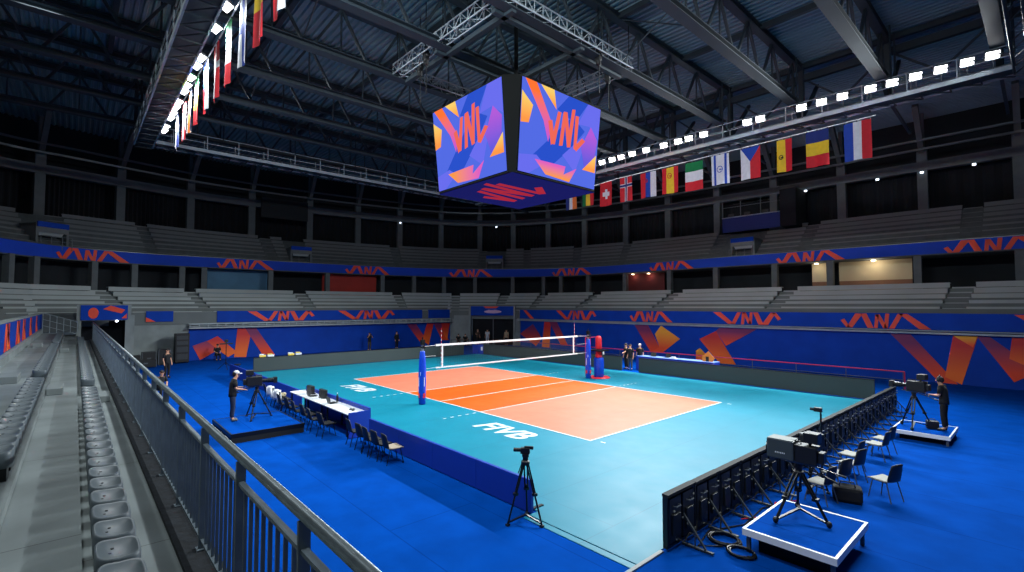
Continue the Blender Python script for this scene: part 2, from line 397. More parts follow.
# blue ribbon around the front of the upper tier, with its printed logos
STROKES = [[(0,.5),(.045,.62),(.12,.0),(.07,0)], [(.07,0),(.14,0),(.27,1),(.18,1)], [(.24,1),(.31,1),(.39,0),(.32,0)], [(.395,0),(.435,0),(.452,.95),(.412,.95)],
           [(.412,.95),(.46,.95),(.545,0),(.497,0)], [(.505,0),(.548,0),(.568,1),(.525,1)], [(.56,0),(.62,0),(.72,1),(.66,1)], [(.67,1),(.76,1),(1.0,0),(.88,0)]]
rb = thing('ribbon_banner', 'long blue ribbon banner with orange logos along the front of the upper tier', 'banner', (0, 0, 7.8))
mb = MB(); rin = lambda s: off(ribbon, s, -.02)
sweep(mb, [at(ribbon, 0.0), at(ribbon, .98), at(lambda s: off(ribbon, s, .14), .98), at(lambda s: off(ribbon, s, .14), 0.0)], 0, 14, 168)
mb.build('banner_cloth', RIBB, rb)
mb = MB(); sweep(mb, [at(lambda s: off(ribbon, s, .02), 1.0), at(lambda s: off(ribbon, s, .02), 1.05), at(lambda s: off(ribbon, s, .1), 1.05), at(lambda s: off(ribbon, s, .1), 1.0)], 0, 14, 168)
mb.build('top_rail', GREYM, rb)
def logo_on(fn, sc, width, z, h, thick=.02):
    """map the logo strokes onto a path (reading left to right seen from the court)"""
    d = .01; p = Vector(fn(sc-d)); q = Vector(fn(sc+d)); rate = 2*d/(q-p).length
    mb = MB()
    for st in STROKES:
        n = []; 
        for (u, w) in st:
            s = sc-(u-.5)*width*rate; x, y = off(fn, s, -.012); x2, y2 = off(fn, s, -.012-thick)
            n.append(((x, y, z+w*h), (x2, y2, z+w*h)))
        k = len(n); mb.add([a for a, b in n]+[b for a, b in n], [tuple(range(k)), tuple(range(2*k-1, k-1, -1))]+[(i, i+k, (i+1) % k+k, (i+1) % k) for i in range(k)])
    return mb
for sc in (11.91, 9.65, 8.2, 6.46, 4.2, 2.59, 1.51, .67):
    logo_on(ribbon, sc, 5.1, .03, .92).build('logo', LOGO_R, rb)

# pillars and ring beam behind the upper tier
US = [12.41, 11.29, 10.17, 9.42, 8.76, 8.21, 7.68, 7.1, 6.37, 5.58, 4.73, 4.02, 3.34, 2.8, 2.32, 1.86, 1.41, .97, .59]
for i, s in enumerate(US):
    x, y = off(back, s, .35); n = nrm(back, s); rz = math.atan2(n.y, n.x)
    mb = MB(); mb.cbox((0, 0, 2.6), (.5, .62, 5.2)); mb.bar((0, 0, 4.9), (-2.6, 0, 7.9), .35, .45); mb.bar((.1, 0, 5.1), (.1, 0, 8.0), .3, .3)
    o = mb.build('pillar_upper', PILLAR); o.location = (x, y, 11.3); o.rotation_euler = (0, 0, rz); struct(o)
mb = MB(); sweep(mb, [at(lambda s: off(back, s, .05), 14.75), at(lambda s: off(back, s, .05), 15.45), at(lambda s: off(back, s, .65), 15.45), at(lambda s: off(back, s, .65), 14.75)], 0, 14, 112)
struct(mb.build('beam_ring', PILLAR), 'grey concrete ring beam on the upper pillars', 'beam')
mb = MB()
for zz in (16.2, 16.9): sweep(mb, [at(lambda s: off(back, s, -.6), zz), at(lambda s: off(back, s, -.6), zz+.16), at(lambda s: off(back, s, -.45), zz+.16), at(lambda s: off(back, s, -.45), zz)], 0, 14, 84)
struct(mb.build('trim_duct', GREYM), 'thin grey pipes under the roof edge', 'trim')
# black drapes filling the bays between the pillars
mb = MB(); S = frange(.05, 13.6, 900); v = []; fs = []
for i, s in enumerate(S):
    x, y = off(back, s, 1.7+.10*math.sin(i*1.3)); v += [(x, y, 11.35), (x, y, 14.9)]
for i in range(len(S)-1): fs.append((2*i, 2*i+2, 2*i+3, 2*i+1))
mb.add(v, fs); struct(mb.build('trim_drape', DARK), 'black drapes closing the bays behind the upper tier', 'drape')
for s_, lb in ((1.63,'left of the broadcast booth end'),(1.2,'on the second bay from the right'),(.97,'on the second pillar from the right'),(.75,'on the rightmost bay'),(7.68,'on a far end pillar'),(6.0,'in the corner bend')):
    x, y = off(back, s_, -.02 if s_ in (.97, 7.68) else .0)
    r = thing('wall_lamp', 'tiny white lamp under the ring beam '+lb, 'lamp', (x, y, 14.62)); MB().box(-.1, -.06, -.08, .1, .06, .05).build('globe', mat('tiny_lamp', (225,240,255), .4, emit=3) if 'tiny_lamp' not in MATS else MATS['tiny_lamp'], r); MB().box(-.03, -.03, .05, .03, .1, .14).build('mount', GREYM, r)
# small pillars in the concourse
for s in (13.22, 12.85, 12.01, 11.43, 10.66, 10.26, 9.41, 8.74, 8.06, 7.59, 7.08, 6.36, 5.46, 4.73, 4.31, 3.71, 3.04, 2.52, 2.1, 1.68, 1.36, .94, .58):
    x, y = mix(front(s), ribbon(s), .78); n = nrm(ribbon, s); rz = math.atan2(n.y, n.x)
    o = MB().cbox((0, 0, 1.18), (.42, .42, 2.36)).build('pillar_concourse', PILLAR); o.location = (x, y, 5.44); o.rotation_euler = (0, 0, rz); struct(o)
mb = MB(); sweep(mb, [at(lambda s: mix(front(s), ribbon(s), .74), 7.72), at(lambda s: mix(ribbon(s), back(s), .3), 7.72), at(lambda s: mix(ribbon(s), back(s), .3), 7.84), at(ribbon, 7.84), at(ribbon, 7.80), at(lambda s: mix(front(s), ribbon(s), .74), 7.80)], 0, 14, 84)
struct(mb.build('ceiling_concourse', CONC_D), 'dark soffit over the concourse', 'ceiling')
# coloured wall panels seen in the concourse
def con_panel(s0, s1, z0, z1, m, name, label):
    f = lambda s: mix(front(s), ribbon(s), .95); mb = MB()
    sweep(mb, [at(f, z0), at(lambda s: off(f, s, .1), z0), at(lambda s: off(f, s, .1), z1), at(f, z1)], s0, s1, 8)
    return struct(mb.build(name, m), label, 'wall')
con_panel(.98, 1.34, 6.25, 7.7, BEIGE, 'wall_beige', 'beige lit concourse wall on the long side'); con_panel(.98, 1.34, 5.45, 6.25, BRICKB, 'trim_dado', 'brown dado under the beige concourse wall')
con_panel(1.41, 1.49, 6.25, 7.7, BEIGE, 'wall_beige_pier', 'narrow beige concourse wall left of the pillar'); con_panel(1.41, 1.49, 5.45, 6.25, BRICKB, 'trim_dado_pier', 'brown dado under the narrow beige wall')
con_panel(2.64, 3.14, 5.45, 7.7, MAROON, 'wall_maroon', 'dim maroon concourse wall')
con_panel(9.37, 10.14, 5.45, 7.7, BLUEP, 'wall_blue_shutter', 'pale blue shutter in the far concourse')
con_panel(8.11, 8.76, 5.45, 7.7, REDP, 'wall_red_shutter', 'dark red shutter in the far concourse')
def glow(loc, w, name, rad=.12, col=(1, .85, .62)):
    l = bpy.data.lights.new(name, 'POINT'); l.energy = w; l.color = col; l.shadow_soft_size = rad
    o = bpy.data.objects.new(name, l); COL.objects.link(o); o.location = loc
def con_lamp(s, w, label, col=(1, .85, .62), t=.9):
    x, y = mix(front(s), ribbon(s), t)
    o = MB().lathe([(.05, 0), (.14, -.02), (.16, -.08), (.03, -.1)], n=10).build('ceiling_lamp', mat('warm_lamp_glass', (255,226,180), .4, emit=5)); o.location = (x, y, 7.7)
    tag(o, label, 'lamp'); glow((x, y, 7.45), w, 'concourse_lamp', .1, col)
con_lamp(1.15, 42, 'small warm lamp on the beige concourse wall', t=.85); con_lamp(1.45, 14, 'small warm lamp on the narrow beige wall', t=.87)
con_lamp(2.8, 12, 'small warm lamp lighting the maroon wall, nearer one', (1, .5, .4)); con_lamp(3.0, 12, 'small warm lamp lighting the maroon wall, farther one', (1, .5, .4))

# lower front walls
def wallseg(p, q, z0, z1, th, m, name, label):
    p = Vector((*p, 0)); q = Vector((*q, 0)); d = (q-p).normalized(); n = Vector((d.y, -d.x, 0))
    mb = MB(); mb.add([p+Vector((0,0,z0)), q+Vector((0,0,z0)), q+n*th+Vector((0,0,z0)), p+n*th+Vector((0,0,z0)), p+Vector((0,0,z1)), q+Vector((0,0,z1)), q+n*th+Vector((0,0,z1)), p+n*th+Vector((0,0,z1))],
      [(0,3,2,1),(4,5,6,7),(0,1,5,4),(1,2,6,5),(2,3,7,6),(3,0,4,7)])
    return struct(mb.build(name, m), label, 'wall')
wallseg((24, 19.35), (-20.4, 19.35), 0, 3.6, .25, CONC, 'wall_long', 'concrete front wall of the long side stand')
wallseg((-27.15, 14.6), (-27.15, -10.35), 0, 3.6, .25, CONC, 'wall_end', 'concrete front wall of the far end stand')
wallseg((-27.05, -10.35), (-27.05, -14.3), 0, 3.6, .25, CONC, 'wall_grey', 'bare grey concrete wall at the left of the far end stand')
# corner tunnel wall: two piers and a header
A = Vector((-20.4, 19.25)); B = Vector((-27.05, 14.6)); 
def cc(t): p = A+(B-A)*t; return (p.x, p.y)
wallseg(cc(0), cc(.085), 0, 3.6, .3, CONC, 'wall_corner_pier', 'grey pier right of the corner tunnel')
wallseg(cc(.69), cc(1), 0, 3.3, .3, CONC, 'wall_corner', 'grey concrete wall left of the corner tunnel')
wallseg(cc(.085), cc(.69), 3.35, 4.35, .3, CONC, 'wall_corner_header', 'header above the corner tunnel')
d = (B-A).normalized(); ang = math.atan2(d.y, d.x)
door = thing('door_1', 'wide dark corner tunnel doorway under a blue header sign', 'doorway', (*cc(.3875), 0), ang); door['kind'] = 'structure'
W = .605*(B-A).length/2
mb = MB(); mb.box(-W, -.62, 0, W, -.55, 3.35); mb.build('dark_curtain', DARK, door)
mb = MB(); mb.box(-W-.22, -.05, 0, -W, .16, 4.35); mb.box(W, -.05, 0, W+.22, .16, 4.35); mb.build('frame', CONC, door)
MB().box(-W, .02, 3.3, W, .1, 4.32).build('header_sign', BLUE, door)
mb = MB()
for a in (.18, .55): mb.prism([(-1.3+a*2, .105, 3.62), (-1.05+a*2, .105, 3.62), (-.6+a*2, .105, 3.92), (-.85+a*2, .105, 3.92)], (0, .02, 0))
mb.lathe([(.95, 0), (1.05, .02), (.95, .04)], n=24); k = len(mb.v)-72
mb.v[k:] = [(x*.95-.1, .105+z*.5, 3.72+y*.17) for x, y, z in mb.v[k:]]
mb.build('header_emblem', mat('pale_pink_print', (206,170,200), .6), door)
MB().prism([(-.5, .105, 4.1), (.7, .105, 4.1), (1.0, .105, 4.3), (-.8, .105, 4.3)], (0, .02, 0)).build('header_stripe', LOGO_R, door)
MB().box(-.02, -.54, 0, .06, -.5, 3.0).build('curtain_gap', GREYM, door)

# banner strips on the lower tier front and big printed wall banners
def strip(name, fn, s0, s1, logos, z0, label, mir=()):
    r = thing(name, label, 'banner', (0, 0, z0)); mb = MB()
    sweep(mb, [at(lambda s: off(fn, s, -.02), 0), at(lambda s: off(fn, s, -.02), .98), at(lambda s: off(fn, s, -.10), .98), at(lambda s: off(fn, s, -.10), 0)], s0, s1, 40); mb.build('banner_cloth', BLUE, r)
    return r
def flat_banner(name, label, origin, ax, L, H, th, m):
    """banner on a wall: local x along the wall seen left to right, local y out of the wall towards the court"""
    r = thing(name, label, 'banner', origin, ax); mb = MB(); n = max(2, int(L/1.5)); v = []; fs = []
    for i in range(n+1):
        for z in (0, H): v.append((L*i/n, th+.012*math.sin(i*1.9+z), z))
    for i in range(n): fs.append((2*i, 2*i+1, 2*i+3, 2*i+2))
    mb.add(v, fs); mb.box(0, 0, 0, L, th-.015, H); mb.build('banner_cloth', m, r); return r
def prints(root, polys, th, mats, name='printed_stroke'):
    for k, p in enumerate(polys):
        MB().prism([(x, th, z) for x, z in p], (0, .02, 0)).build(name, mats[k % len(mats)], root)
# long wall: left to right as seen from the court is +x, and the outward (court) side is -y
def logo_flat(root, x0, w, h, mirror, y):
    mb = MB()
    for st in STROKES:
        pts = [(((1-u) if mirror else u)*w+x0, y, .03+((1-v) if mirror else v)*h) for u, v in st]
        mb.prism(pts, (0, .02 if y > 0 else -.02, 0))
    return mb.build('logo', LOGO, root)
ban = thing('banner_strip', 'long blue banner strip with orange logos above the long side wall', 'banner', (0, 19.2, 2.98))
MB().box(-20.3, -.02, 0, 24, .1, .95).build('banner_cloth', BLUE, ban)
for x0, w, mir in ((-23.0, 4.9, False), (-14.9, 5.1, True), (-6.1, 4.1, False), (1.4, 4.8, True), (9.7, 4.4, False), (17.4, 4.6, True)):
    mb = MB()
    for st in STROKES:
        pts = [(((1-u) if mir else u)*w+x0, -.025, .03+((1-v) if mir else v)*.88) for u, v in st]
        if min(p[0] for p in pts) < -20.25: continue
        mb.prism(pts, (0, -.02, 0))
    mb.build('logo', LOGO_R, ban)
led = MB(); led.box(-20.4, -.28, 2.76, 24, .05, 2.86); led.tube((-20.4, -.3, 2.94), (24, -.3, 2.94), .03, 8)
o = led.build('trim_ledge', CATW); o.location = (0, 19.2, 0); struct(o, 'pale ledge with a pipe along the top of the long wall', 'ledge')
wb = thing('wall_banner', 'huge blue wall banner with orange and violet ribbons along the long side', 'banner', (0, 19.2, 0))
MB().box(-20.2, -.03, .02, 24, .1, 2.76).build('banner_cloth', BLUE, wb)
LONGP = [([(12.23,2.7),(13.16,2.7),(15.14,.04),(14.39,.04)],PR_A),([(15.01,2.7),(16.01,2.7),(15.3,.04),(14.61,.38)],PR_B),([(15.97,2.7),(16.47,2.7),(18.2,1.04),(17.3,.4)],PR_A),([(17.29,2.7),(18.2,2.7),(18.2,1.04),(17.16,1.6)],PR_B),
 ([(15.0,2.72),(16.0,2.72),(15.8,2.1)],PR_C),
 ([(-5.62,2.72),(-4.28,2.72),(-3.21,.94),(-4.02,.43)],PR_A),([(-3.05,2.72),(-1.36,1.7),(-2.99,.46),(-4.02,.47),(-3.21,.95),(-3.62,2.0)],PR_C),([(1.88,2.7),(4.59,2.7),(2.35,1.36),(1.6,2.45)],PR_A),([(.28,1.78),(1.6,2.45),(3.06,.04),(1.83,.04)],PR_B),([(-.02,.83),(.31,1.08),(1.41,.05),(-.03,.05)],PR_C),
 ([(-20.2,1.33),(-18.22,2.44),(-16.89,.97),(-17.78,.14)],PR_A),([(-16.52,2.72),(-15.59,2.72),(-15.82,.1),(-16.89,.1)],PR_B),([(-15.81,2.72),(-14.76,2.72),(-13.3,.45),(-14.23,.45)],PR_A)]
for k, (p, m) in enumerate(LONGP): MB().prism([(x, -.035-.002*k, z) for x, z in p], (0, -.02, 0)).build('printed_ribbon', m, wb)
# far end wall x=-27
ban = thing('banner_strip', 'blue banner strip with orange logos above the far end wall', 'banner', (-26.98, 0, 3.02))
MB().box(-.1, -8.44, 0, .04, 10.9, .92).build('banner_cloth', BLUE, ban)
for y0, w, mir in ((-6.2, 5.6, True), (1.6, 6.0, True)):
    mb = MB()
    for st in STROKES: mb.prism([(.045, ((1-u) if mir else u)*w+y0, .03+((1-v) if mir else v)*.85) for u, v in st], (.02, 0, 0))
    mb.build('logo', LOGO_R, ban)
ban = thing('banner_strip', 'short plain blue banner strip beside the corner tunnel', 'banner', (-26.98, 0, 3.02)); MB().box(-.1, 11.7, 0, .04, 14.5, .92).build('banner_cloth', BLUE, ban)
ban = thing('banner_strip', 'short blue banner with an orange corner on the bare grey wall', 'banner', (-26.98, 0, 3.15)); MB().box(-.1, -13.1, 0, .05, -11.4, .8).build('banner_cloth', BLUE, ban)
MB().prism([(.055, -13.1, .0), (.055, -12.5, .0), (.055, -13.1, .35)], (.02, 0, 0)).build('orange_corner', LOGO_R, ban)
lt = MB(); lt.box(-.2, -10.4, 2.55, .45, 14.6, 2.66); lt.box(-.1, -10.4, 2.72, .3, 14.6, 2.78); lt.box(-.1, -10.4, 2.86, .2, 14.6, 2.96)
for y in frange(-10.3, 14.5, 40): lt.box(-.05, y-.03, 2.66, .25, y+.03, 2.9)
o = lt.build('trim_folded_stand', CATW); o.location = (-27.0, 0, 0); struct(o, 'pale folded stand ledge above the far end wall banner', 'ledge')
wb = thing('wall_banner', 'blue wall banner with orange and violet ribbons on the far end wall', 'banner', (-27.0, 0, 0))
MB().box(-.1, -10.35, .02, .05, 14.55, 2.52).build('banner_cloth', BLUE, wb)
ENDP = [([(-10.09,1.18),(-8.37,1.82),(-7.82,1.06),(-9.55,.04)],PR_A),([(-9.11,1.5),(-8.38,1.9),(-6.93,.51),(-7.58,.14)],PR_B),([(-6.93,2.47),(-5.83,2.47),(-6.24,.04),(-7.14,.11)],PR_B),([(-6.36,2.47),(-5.52,2.47),(-3.95,.06),(-5.0,.22)],PR_A),
 ([(9.06,2.4),(10.15,2.4),(11.66,.31),(10.66,.47)],PR_A),([(11.52,2.44),(12.35,2.44),(11.73,.09),(10.9,.68)],PR_B),([(12.35,2.44),(13.33,2.44),(14.35,.51),(13.48,.55)],PR_A),([(13.33,2.44),(14.5,2.44),(14.15,.52),(13.61,1.33)],PR_B)]
for k, (p, m) in enumerate(ENDP): MB().prism([(.055+.002*k, y, z) for y, z in p], (.02, 0, 0)).build('printed_ribbon', m, wb)

# ------------------------------------------------------------------ roof steel
TX = [17.4, 13.05, 8.75, 4.35, .1, -4.2, -8.6, -13.1, -17.5, -21.9]
for i, x in enumerate(TX):
    r = thing('roof_truss', 'long steel roof truss across the hall, %s counted from the right end' % nth(i+1), 'roof truss', (x, 0, 16.5))
    Y0, Y1 = -22.0, 16.0
    MB().box(-.26, Y0, -.13, .26, Y1-1.2, -.09).box(-.26, Y0, .13, .26, Y1-1.2, .17).box(-.04, Y0, -.1, .04, Y1-1.2, .14).build('bottom_chord', ROOFST, r)
    MB().box(-.2, Y0, 2.35, .2, Y1, 2.39).box(-.2, Y0, 2.65, .2, Y1, 2.69).box(-.04, Y0, 2.38, .04, Y1, 2.66).build('top_chord', ROOFST, r)
    mb = MB(); n = 12; st = (Y1-Y0)/n
    for k in range(n):
        y = Y0+k*st; mid = y+st/2
        mb.bar((0, y+.2, .12), (0, mid, 2.4), .12, .12); mb.bar((0, mid, 2.4), (0, min(y+st-.2, Y1-1.3), .12), .12, .12)
        mb.bar((0, mid, .12), (0, mid, 2.4), .07, .07)
    mb.build('web', ROOFST, r)
    mb = MB(); mb.bar((0, Y1, 2.6), (0, Y1, -.6), .28, .28); mb.bar((0, Y1-1.3, 0), (0, Y1, -.9), .2, .2); mb.bar((0, Y1, -.6), (0, Y1+3.2, 2.5), .18, .18); mb.bar((0, Y1, -.8), (0, Y1+6, -1.2), .14, .14)
    mb.build('end_frame', ROOFST, r)
mb = MB()
for y in (16.0, 9.6, 3.2, -3.2, -9.6, -16.0): mb.box(-24, y-.12, 19.0, 20, y+.12, 19.28)
for y in (16.0,): mb.box(-24, y-.15, 18.2, 24, y+.15, 18.6)
struct(mb.build('beam_purlin', ROOFST), 'steel purlins running along the hall under the roof deck', 'beam')
mb = MB()
for k in range(len(TX)-1):
    a, b = TX[k], TX[k+1]
    mb.bar((a, 16.1, 18.5), ((a+b)/2, 16.1, 16.6), .1); mb.bar((b, 16.1, 18.5), ((a+b)/2, 16.1, 16.6), .1)
    if k % 2 == 0:
        for y in (-9.6, 3.2): mb.tube((a, y, 16.7), (b, y, 19.0), .035, 6); mb.tube((b, y, 16.7), (a, y, 19.0), .035, 6)
struct(mb.build('beam_bracing', ROOFST), 'diagonal roof bracing between the trusses', 'beam')

# ------------------------------------------------------------------ catwalks
def catwalk(name, label, p, q, w, up_rail=1.0, gaps=1.15):
    """walkway from p to q; local x along it, local y across, origin at p on the walking surface"""
    p = Vector(p); q = Vector(q); d = q-p; L = d.length
    r = thing(name, label, 'catwalk', p, math.atan2(d.y, d.x))
    mb = MB(); mb.box(0, 0, -.06, L, w, 0)
    n = int(L/1.1)
    mb.build('deck', ROOFST, r)
    mb = MB()
    for y in (0, w): mb.box(0, y-.04, -.16, L, y+.04, .06)
    mb.build('side_beam', CATW, r)
    mb = MB()
    for k in range(n): mb.bar((k*L/n, .05, -.2), ((k+1)*L/n, w-.05, -.2), .06); mb.bar((k*L/n, .05, -.2), (k*L/n, w-.05, -.2), .06)
    mb.build('under_bracing', ROOFST, r)
    n = int(L/1.9)
    for k in range(n+1):
        for y in (0, w): MB().bar((k*L/n, y, 0), (k*L/n, y, up_rail), .05).build('railing_post', CATW, r)
    mb = MB()
    for y in (0, w):
        for z in (up_rail, up_rail*.5): mb.tube((0, y, z), (L, y, z), .028, 6)
    mb.build('railing_rail', CATW, r)
    n = max(2, int(L/4.3))
    for k in range(n+1):
        for y in (0, w): MB().tube((k*L/n, y, .9), (k*L/n, y, 3.8), .05, 6).build('hanger', ROOFST, r)
    return r
catwalk('catwalk', 'bright steel catwalk under the row of floodlights above the long side', (-22.2, 14.4, 15.32), (17.9, 14.4, 15.32), 1.1)
catwalk('catwalk', 'steel catwalk crossing above the far end', (-22.2, 15.5, 15.4), (-22.2, -14.4, 15.4), 1.1)
catwalk('catwalk', 'dark catwalk seen from below with lamps hanging on its edge, at top left', (-22.2, -14.45, 15.3), (9, -14.45, 15.3), 1.0)
mb = MB()
for a in (0, .45):
    for b in (0, .45): mb.tube((17.9+a, 15, 15.1+b), (17.9+a, -6, 15.1+b), .05, 6)
for k in range(21):
    y = 15-k; mb.bar((17.9, y, 15.1), (17.9, y-1, 15.55), .04); mb.bar((18.35, y, 15.1), (18.35, y-1, 15.55), .04); mb.bar((17.9, y, 15.1), (18.35, y-1, 15.1), .04)
o = mb.build('cable_truss', ROOFST); tag(o, 'slim steel box truss leaving the right end of the floodlit catwalk', 'truss')

# ------------------------------------------------------------------ floodlights
def spot(loc, target, watts, size=100, blend=1.0, soft=.22, col=(.88, .96, 1.0)):
    l = bpy.data.lights.new('floodlight_beam', 'SPOT'); l.energy = watts; l.spot_size = math.radians(size); l.spot_blend = blend; l.shadow_soft_size = soft; l.color = col
    o = bpy.data.objects.new('floodlight_beam', l); COL.objects.link(o); o.location = loc
    o.rotation_euler = (Vector(target)-Vector(loc)).to_track_quat('-Z', 'Y').to_euler(); return o
def flood(loc, face, label, group):
    r = thing('floodlight', label, 'floodlight', loc, 0, group)
    q = Vector(face).to_track_quat('Y', 'Z').to_matrix()
    def T(mb):
        mb.v = [tuple(q @ Vector(p)) for p in mb.v]; return mb
    mb = MB(); mb.box(-.27, -.20, -.21, .27, .0, .21)
    for k in range(7): mb.box(-.24+k*.08-.01, -.28, -.18, -.24+k*.08+.01, -.2, .18)
    T(mb).build('housing', GREYM, r)
    mb = MB()
    for x in (-.125, .125):
        for z in (-.09, .09): mb.box(x-.115, 0, z-.08, x+.115, .025, z+.08)
    T(mb).build('lens', LAMP, r)
    mb = MB(); mb.box(-.3, -.02, -.03, -.275, .02, .03)
    return r, q
FARL = [(-5.26,15.96),(-4.27,15.96),(-3.42,15.96),(-2.41,15.98),(-1.18,15.98),(.27,15.98),(1.41,15.98),(2.2,15.98),(3.28,15.98),(6.15,16.0),(6.94,16.0),(9.24,16.0),(10.27,16.0),(11.29,16.0),(12.57,16.0),(13.5,16.0),(14.45,16.0),(15.41,16.0),(16.37,16.0),(17.24,16.0)]
for i, (x, z) in enumerate(reversed(FARL)):
    r, q = flood((x, 14.3, z), (.25, -.8, -.55), 'glaring floodlight above the long side catwalk, %s from the right end' % nth(i+1), 'floodlights above the long side catwalk')
    MB().bar((0, .1, -.1), (0, .1, z and -(z-15.2)+.02), .04).box(-.31, -.02, -.03, .31, .14, .03).build('bracket', GREYM, r)
    spot((x, 14.1, z-.05), (x*.45-1.0, -2.5, 0), SPOT_FAR, 118)
NEARL = [(-1.5,15.57),(-3.41,15.6),(-6.52,15.6),(-7.49,15.6),(-9.06,15.6),(-10.2,15.6),(-11.09,15.6),(-12.9,15.6),(-13.79,15.62),(-14.92,15.62),(-15.9,15.62),(-17.84,15.66),(-18.73,15.66)]
for i, (x, z) in enumerate(NEARL):
    r, q = flood((x, -13.25, 15.5), (.45, .35, -.82), 'lamp on the edge of the top left catwalk, %s from the top of the picture' % nth(i+1), 'lamps on the top left catwalk')
    MB().bar((0, -.2, .1), (0, -.2, .55), .04).build('bracket', GREYM, r)
    spot((x, -13.2, 15.35), (x*.6+3, 3, 0), SPOT_NEAR, 140)

def fill_area(x, y, z, sx, sy, w, label):  # soft fill light added above the near stand, no fixture there
    l = bpy.data.lights.new('fill_light', 'AREA'); l.shape = 'RECTANGLE'; l.size = sx; l.size_y = sy; l.energy = w; l.color = (.88, .97, 1.0)
    o = bpy.data.objects.new('fill_light', l); COL.objects.link(o); o.location = (x, y, z)
FILL_WATTS = 1050
fill_area(6, -18.5, 16.5, 30, 1.2, FILL_WATTS, '')
for k in range(9):  # unseen lamps added to carry most near-side light, clear of the flags
    x = 5.5+1.5*k
    r, q = flood((x, -13.25, 15.5), (-.2, .5, -.8), 'added unseen lamp on the near catwalk, %s to the right of the gap' % nth(k+1), 'added lamps on the near catwalk out of the frame')
    MB().bar((0, -.2, .1), (0, -.2, .55), .04).build('bracket', GREYM, r)
    spot((x, -13.1, 15.3), (x*.4-8, 5, 0), SPOT_OVER, 150)

# ------------------------------------------------------------------ video cube and its rigging
JC = Vector((.37, -.30, 0)); ZB, ZT = 10.18, 14.36; HB, HT, CB, CT = 2.93, 3.33, .24, .56
cube = thing('video_cube', 'big hanging four-sided video cube above the court showing VNL artwork', 'video cube', (JC.x, JC.y, ZB))
def ring(h, c, z): return [(-h+c,-h,z),(h-c,-h,z),(h,-h+c,z),(h,h-c,z),(h-c,h,z),(-h+c,h,z),(-h,h-c,z),(-h,-h+c,z)]
mb = MB(); H = ZT-ZB; a = ring(HB, CB, 0); b = ring(HT, CT, H); n = 8
mb.add(a+b, [tuple(range(7,-1,-1)), tuple(range(8,16))]+[(i,(i+1)%8,(i+1)%8+8,i+8) for i in range(8)])
mb.build('shell', mat('cube_shell', (13,15,15), .8, spec=.1), cube)
mb = MB(); a = ring(HT-.5, CT, H); b = ring(HT-.7, CT, H+.25); mb.add(a+b, [tuple(range(7,-1,-1)), tuple(range(8,16))]+[(i,(i+1)%8,(i+1)%8+8,i+8) for i in range(8)])
mb.build('roof_cap', BLK_M, cube)
def em(name, c, c2=None, s=1.0, axis=2, lo=.15, hi=.85):
    m = grad(name, c, c2, axis, s, .4, lo, hi) if c2 else mat(name, c, .4, emit=s)
    b = m.node_tree.nodes['Principled BSDF']
    for l in list(b.inputs['Base Color'].links): m.node_tree.links.remove(l)
    b.inputs['Base Color'].default_value = (.01, .01, .012, 1); b.inputs['Specular IOR Level'].default_value = 0; b.inputs['Roughness'].default_value = 1
    return m
SCB = em('screen_blue', (76,102,226)); SCD = em('screen_deep_blue', (20,72,200)); SCL = em('screen_violet_blue', (100,104,236))
SCO = em('screen_orange', (206,84,196), (255,112,32)); SCY = em('screen_yellow', (255,150,60), (250,206,100)); SCP = em('screen_purple', (96,84,220), (176,84,214))
SCR = em('screen_letters', (238,98,76)); SCF = em('screen_orange_violet', (250,150,60), (222,90,190), 1.0, 0); SCK = BLK
# face artwork in (across, up) fractions
ART = [([(.10,.14),(.35,.10),(.62,.40),(.80,.66),(.62,.78)],'d'),([(.42,.80),(.56,1),(.82,1),(.66,.72)],'d'),([(0,.18),(.2,.22),(.30,.14),(.12,.0),(0,0)],'l'),([(.82,1),(1,1),(1,.62),(.86,.74),(.70,.72)],'l'),
       ([(.52,.30),(.80,.62),(.78,.40),(.70,.14)],'l'),([(0,.86),(.13,.74),(.09,.54),(0,.52)],'y'),([(.21,1),(.37,1),(.41,.79)],'y'),([(.03,1),(.16,1),(.36,.62),(.33,.40),(.26,.62)],'o'),
       ([(.88,.74),(.985,.60),(.96,.34),(.83,.22),(.76,.46)],'p'),([(.985,.42),(.985,.20),(.80,.20)],'y'),([(.18,.17),(.57,.18),(.55,.08),(.72,.19),(.63,.01),(.32,.03)],'f')]
def letter(pts): return [((x-58)/325.0, 1-(y-(18+137*((x-58)/325.0)))/(397-60*((x-58)/325.0))) for x, y in pts]
VNL = [letter(p) for p in ([(160,200),(176,196),(192,290),(176,302)],[(197,160),(211,164),(192,300),(176,298)],[(219,163),(233,162),(224,305),(209,305)],[(221,160),(236,164),(258,312),(243,312)],[(255,151),(269,153),(257,312),(242,308)],
       [(271,178),(286,182),(284,328),(271,318)],[(272,312),(284,330),(321,288),(306,274)])]
mm = dict(d=SCD, l=SCL, y=SCY, o=SCO, p=SCP, f=SCF)
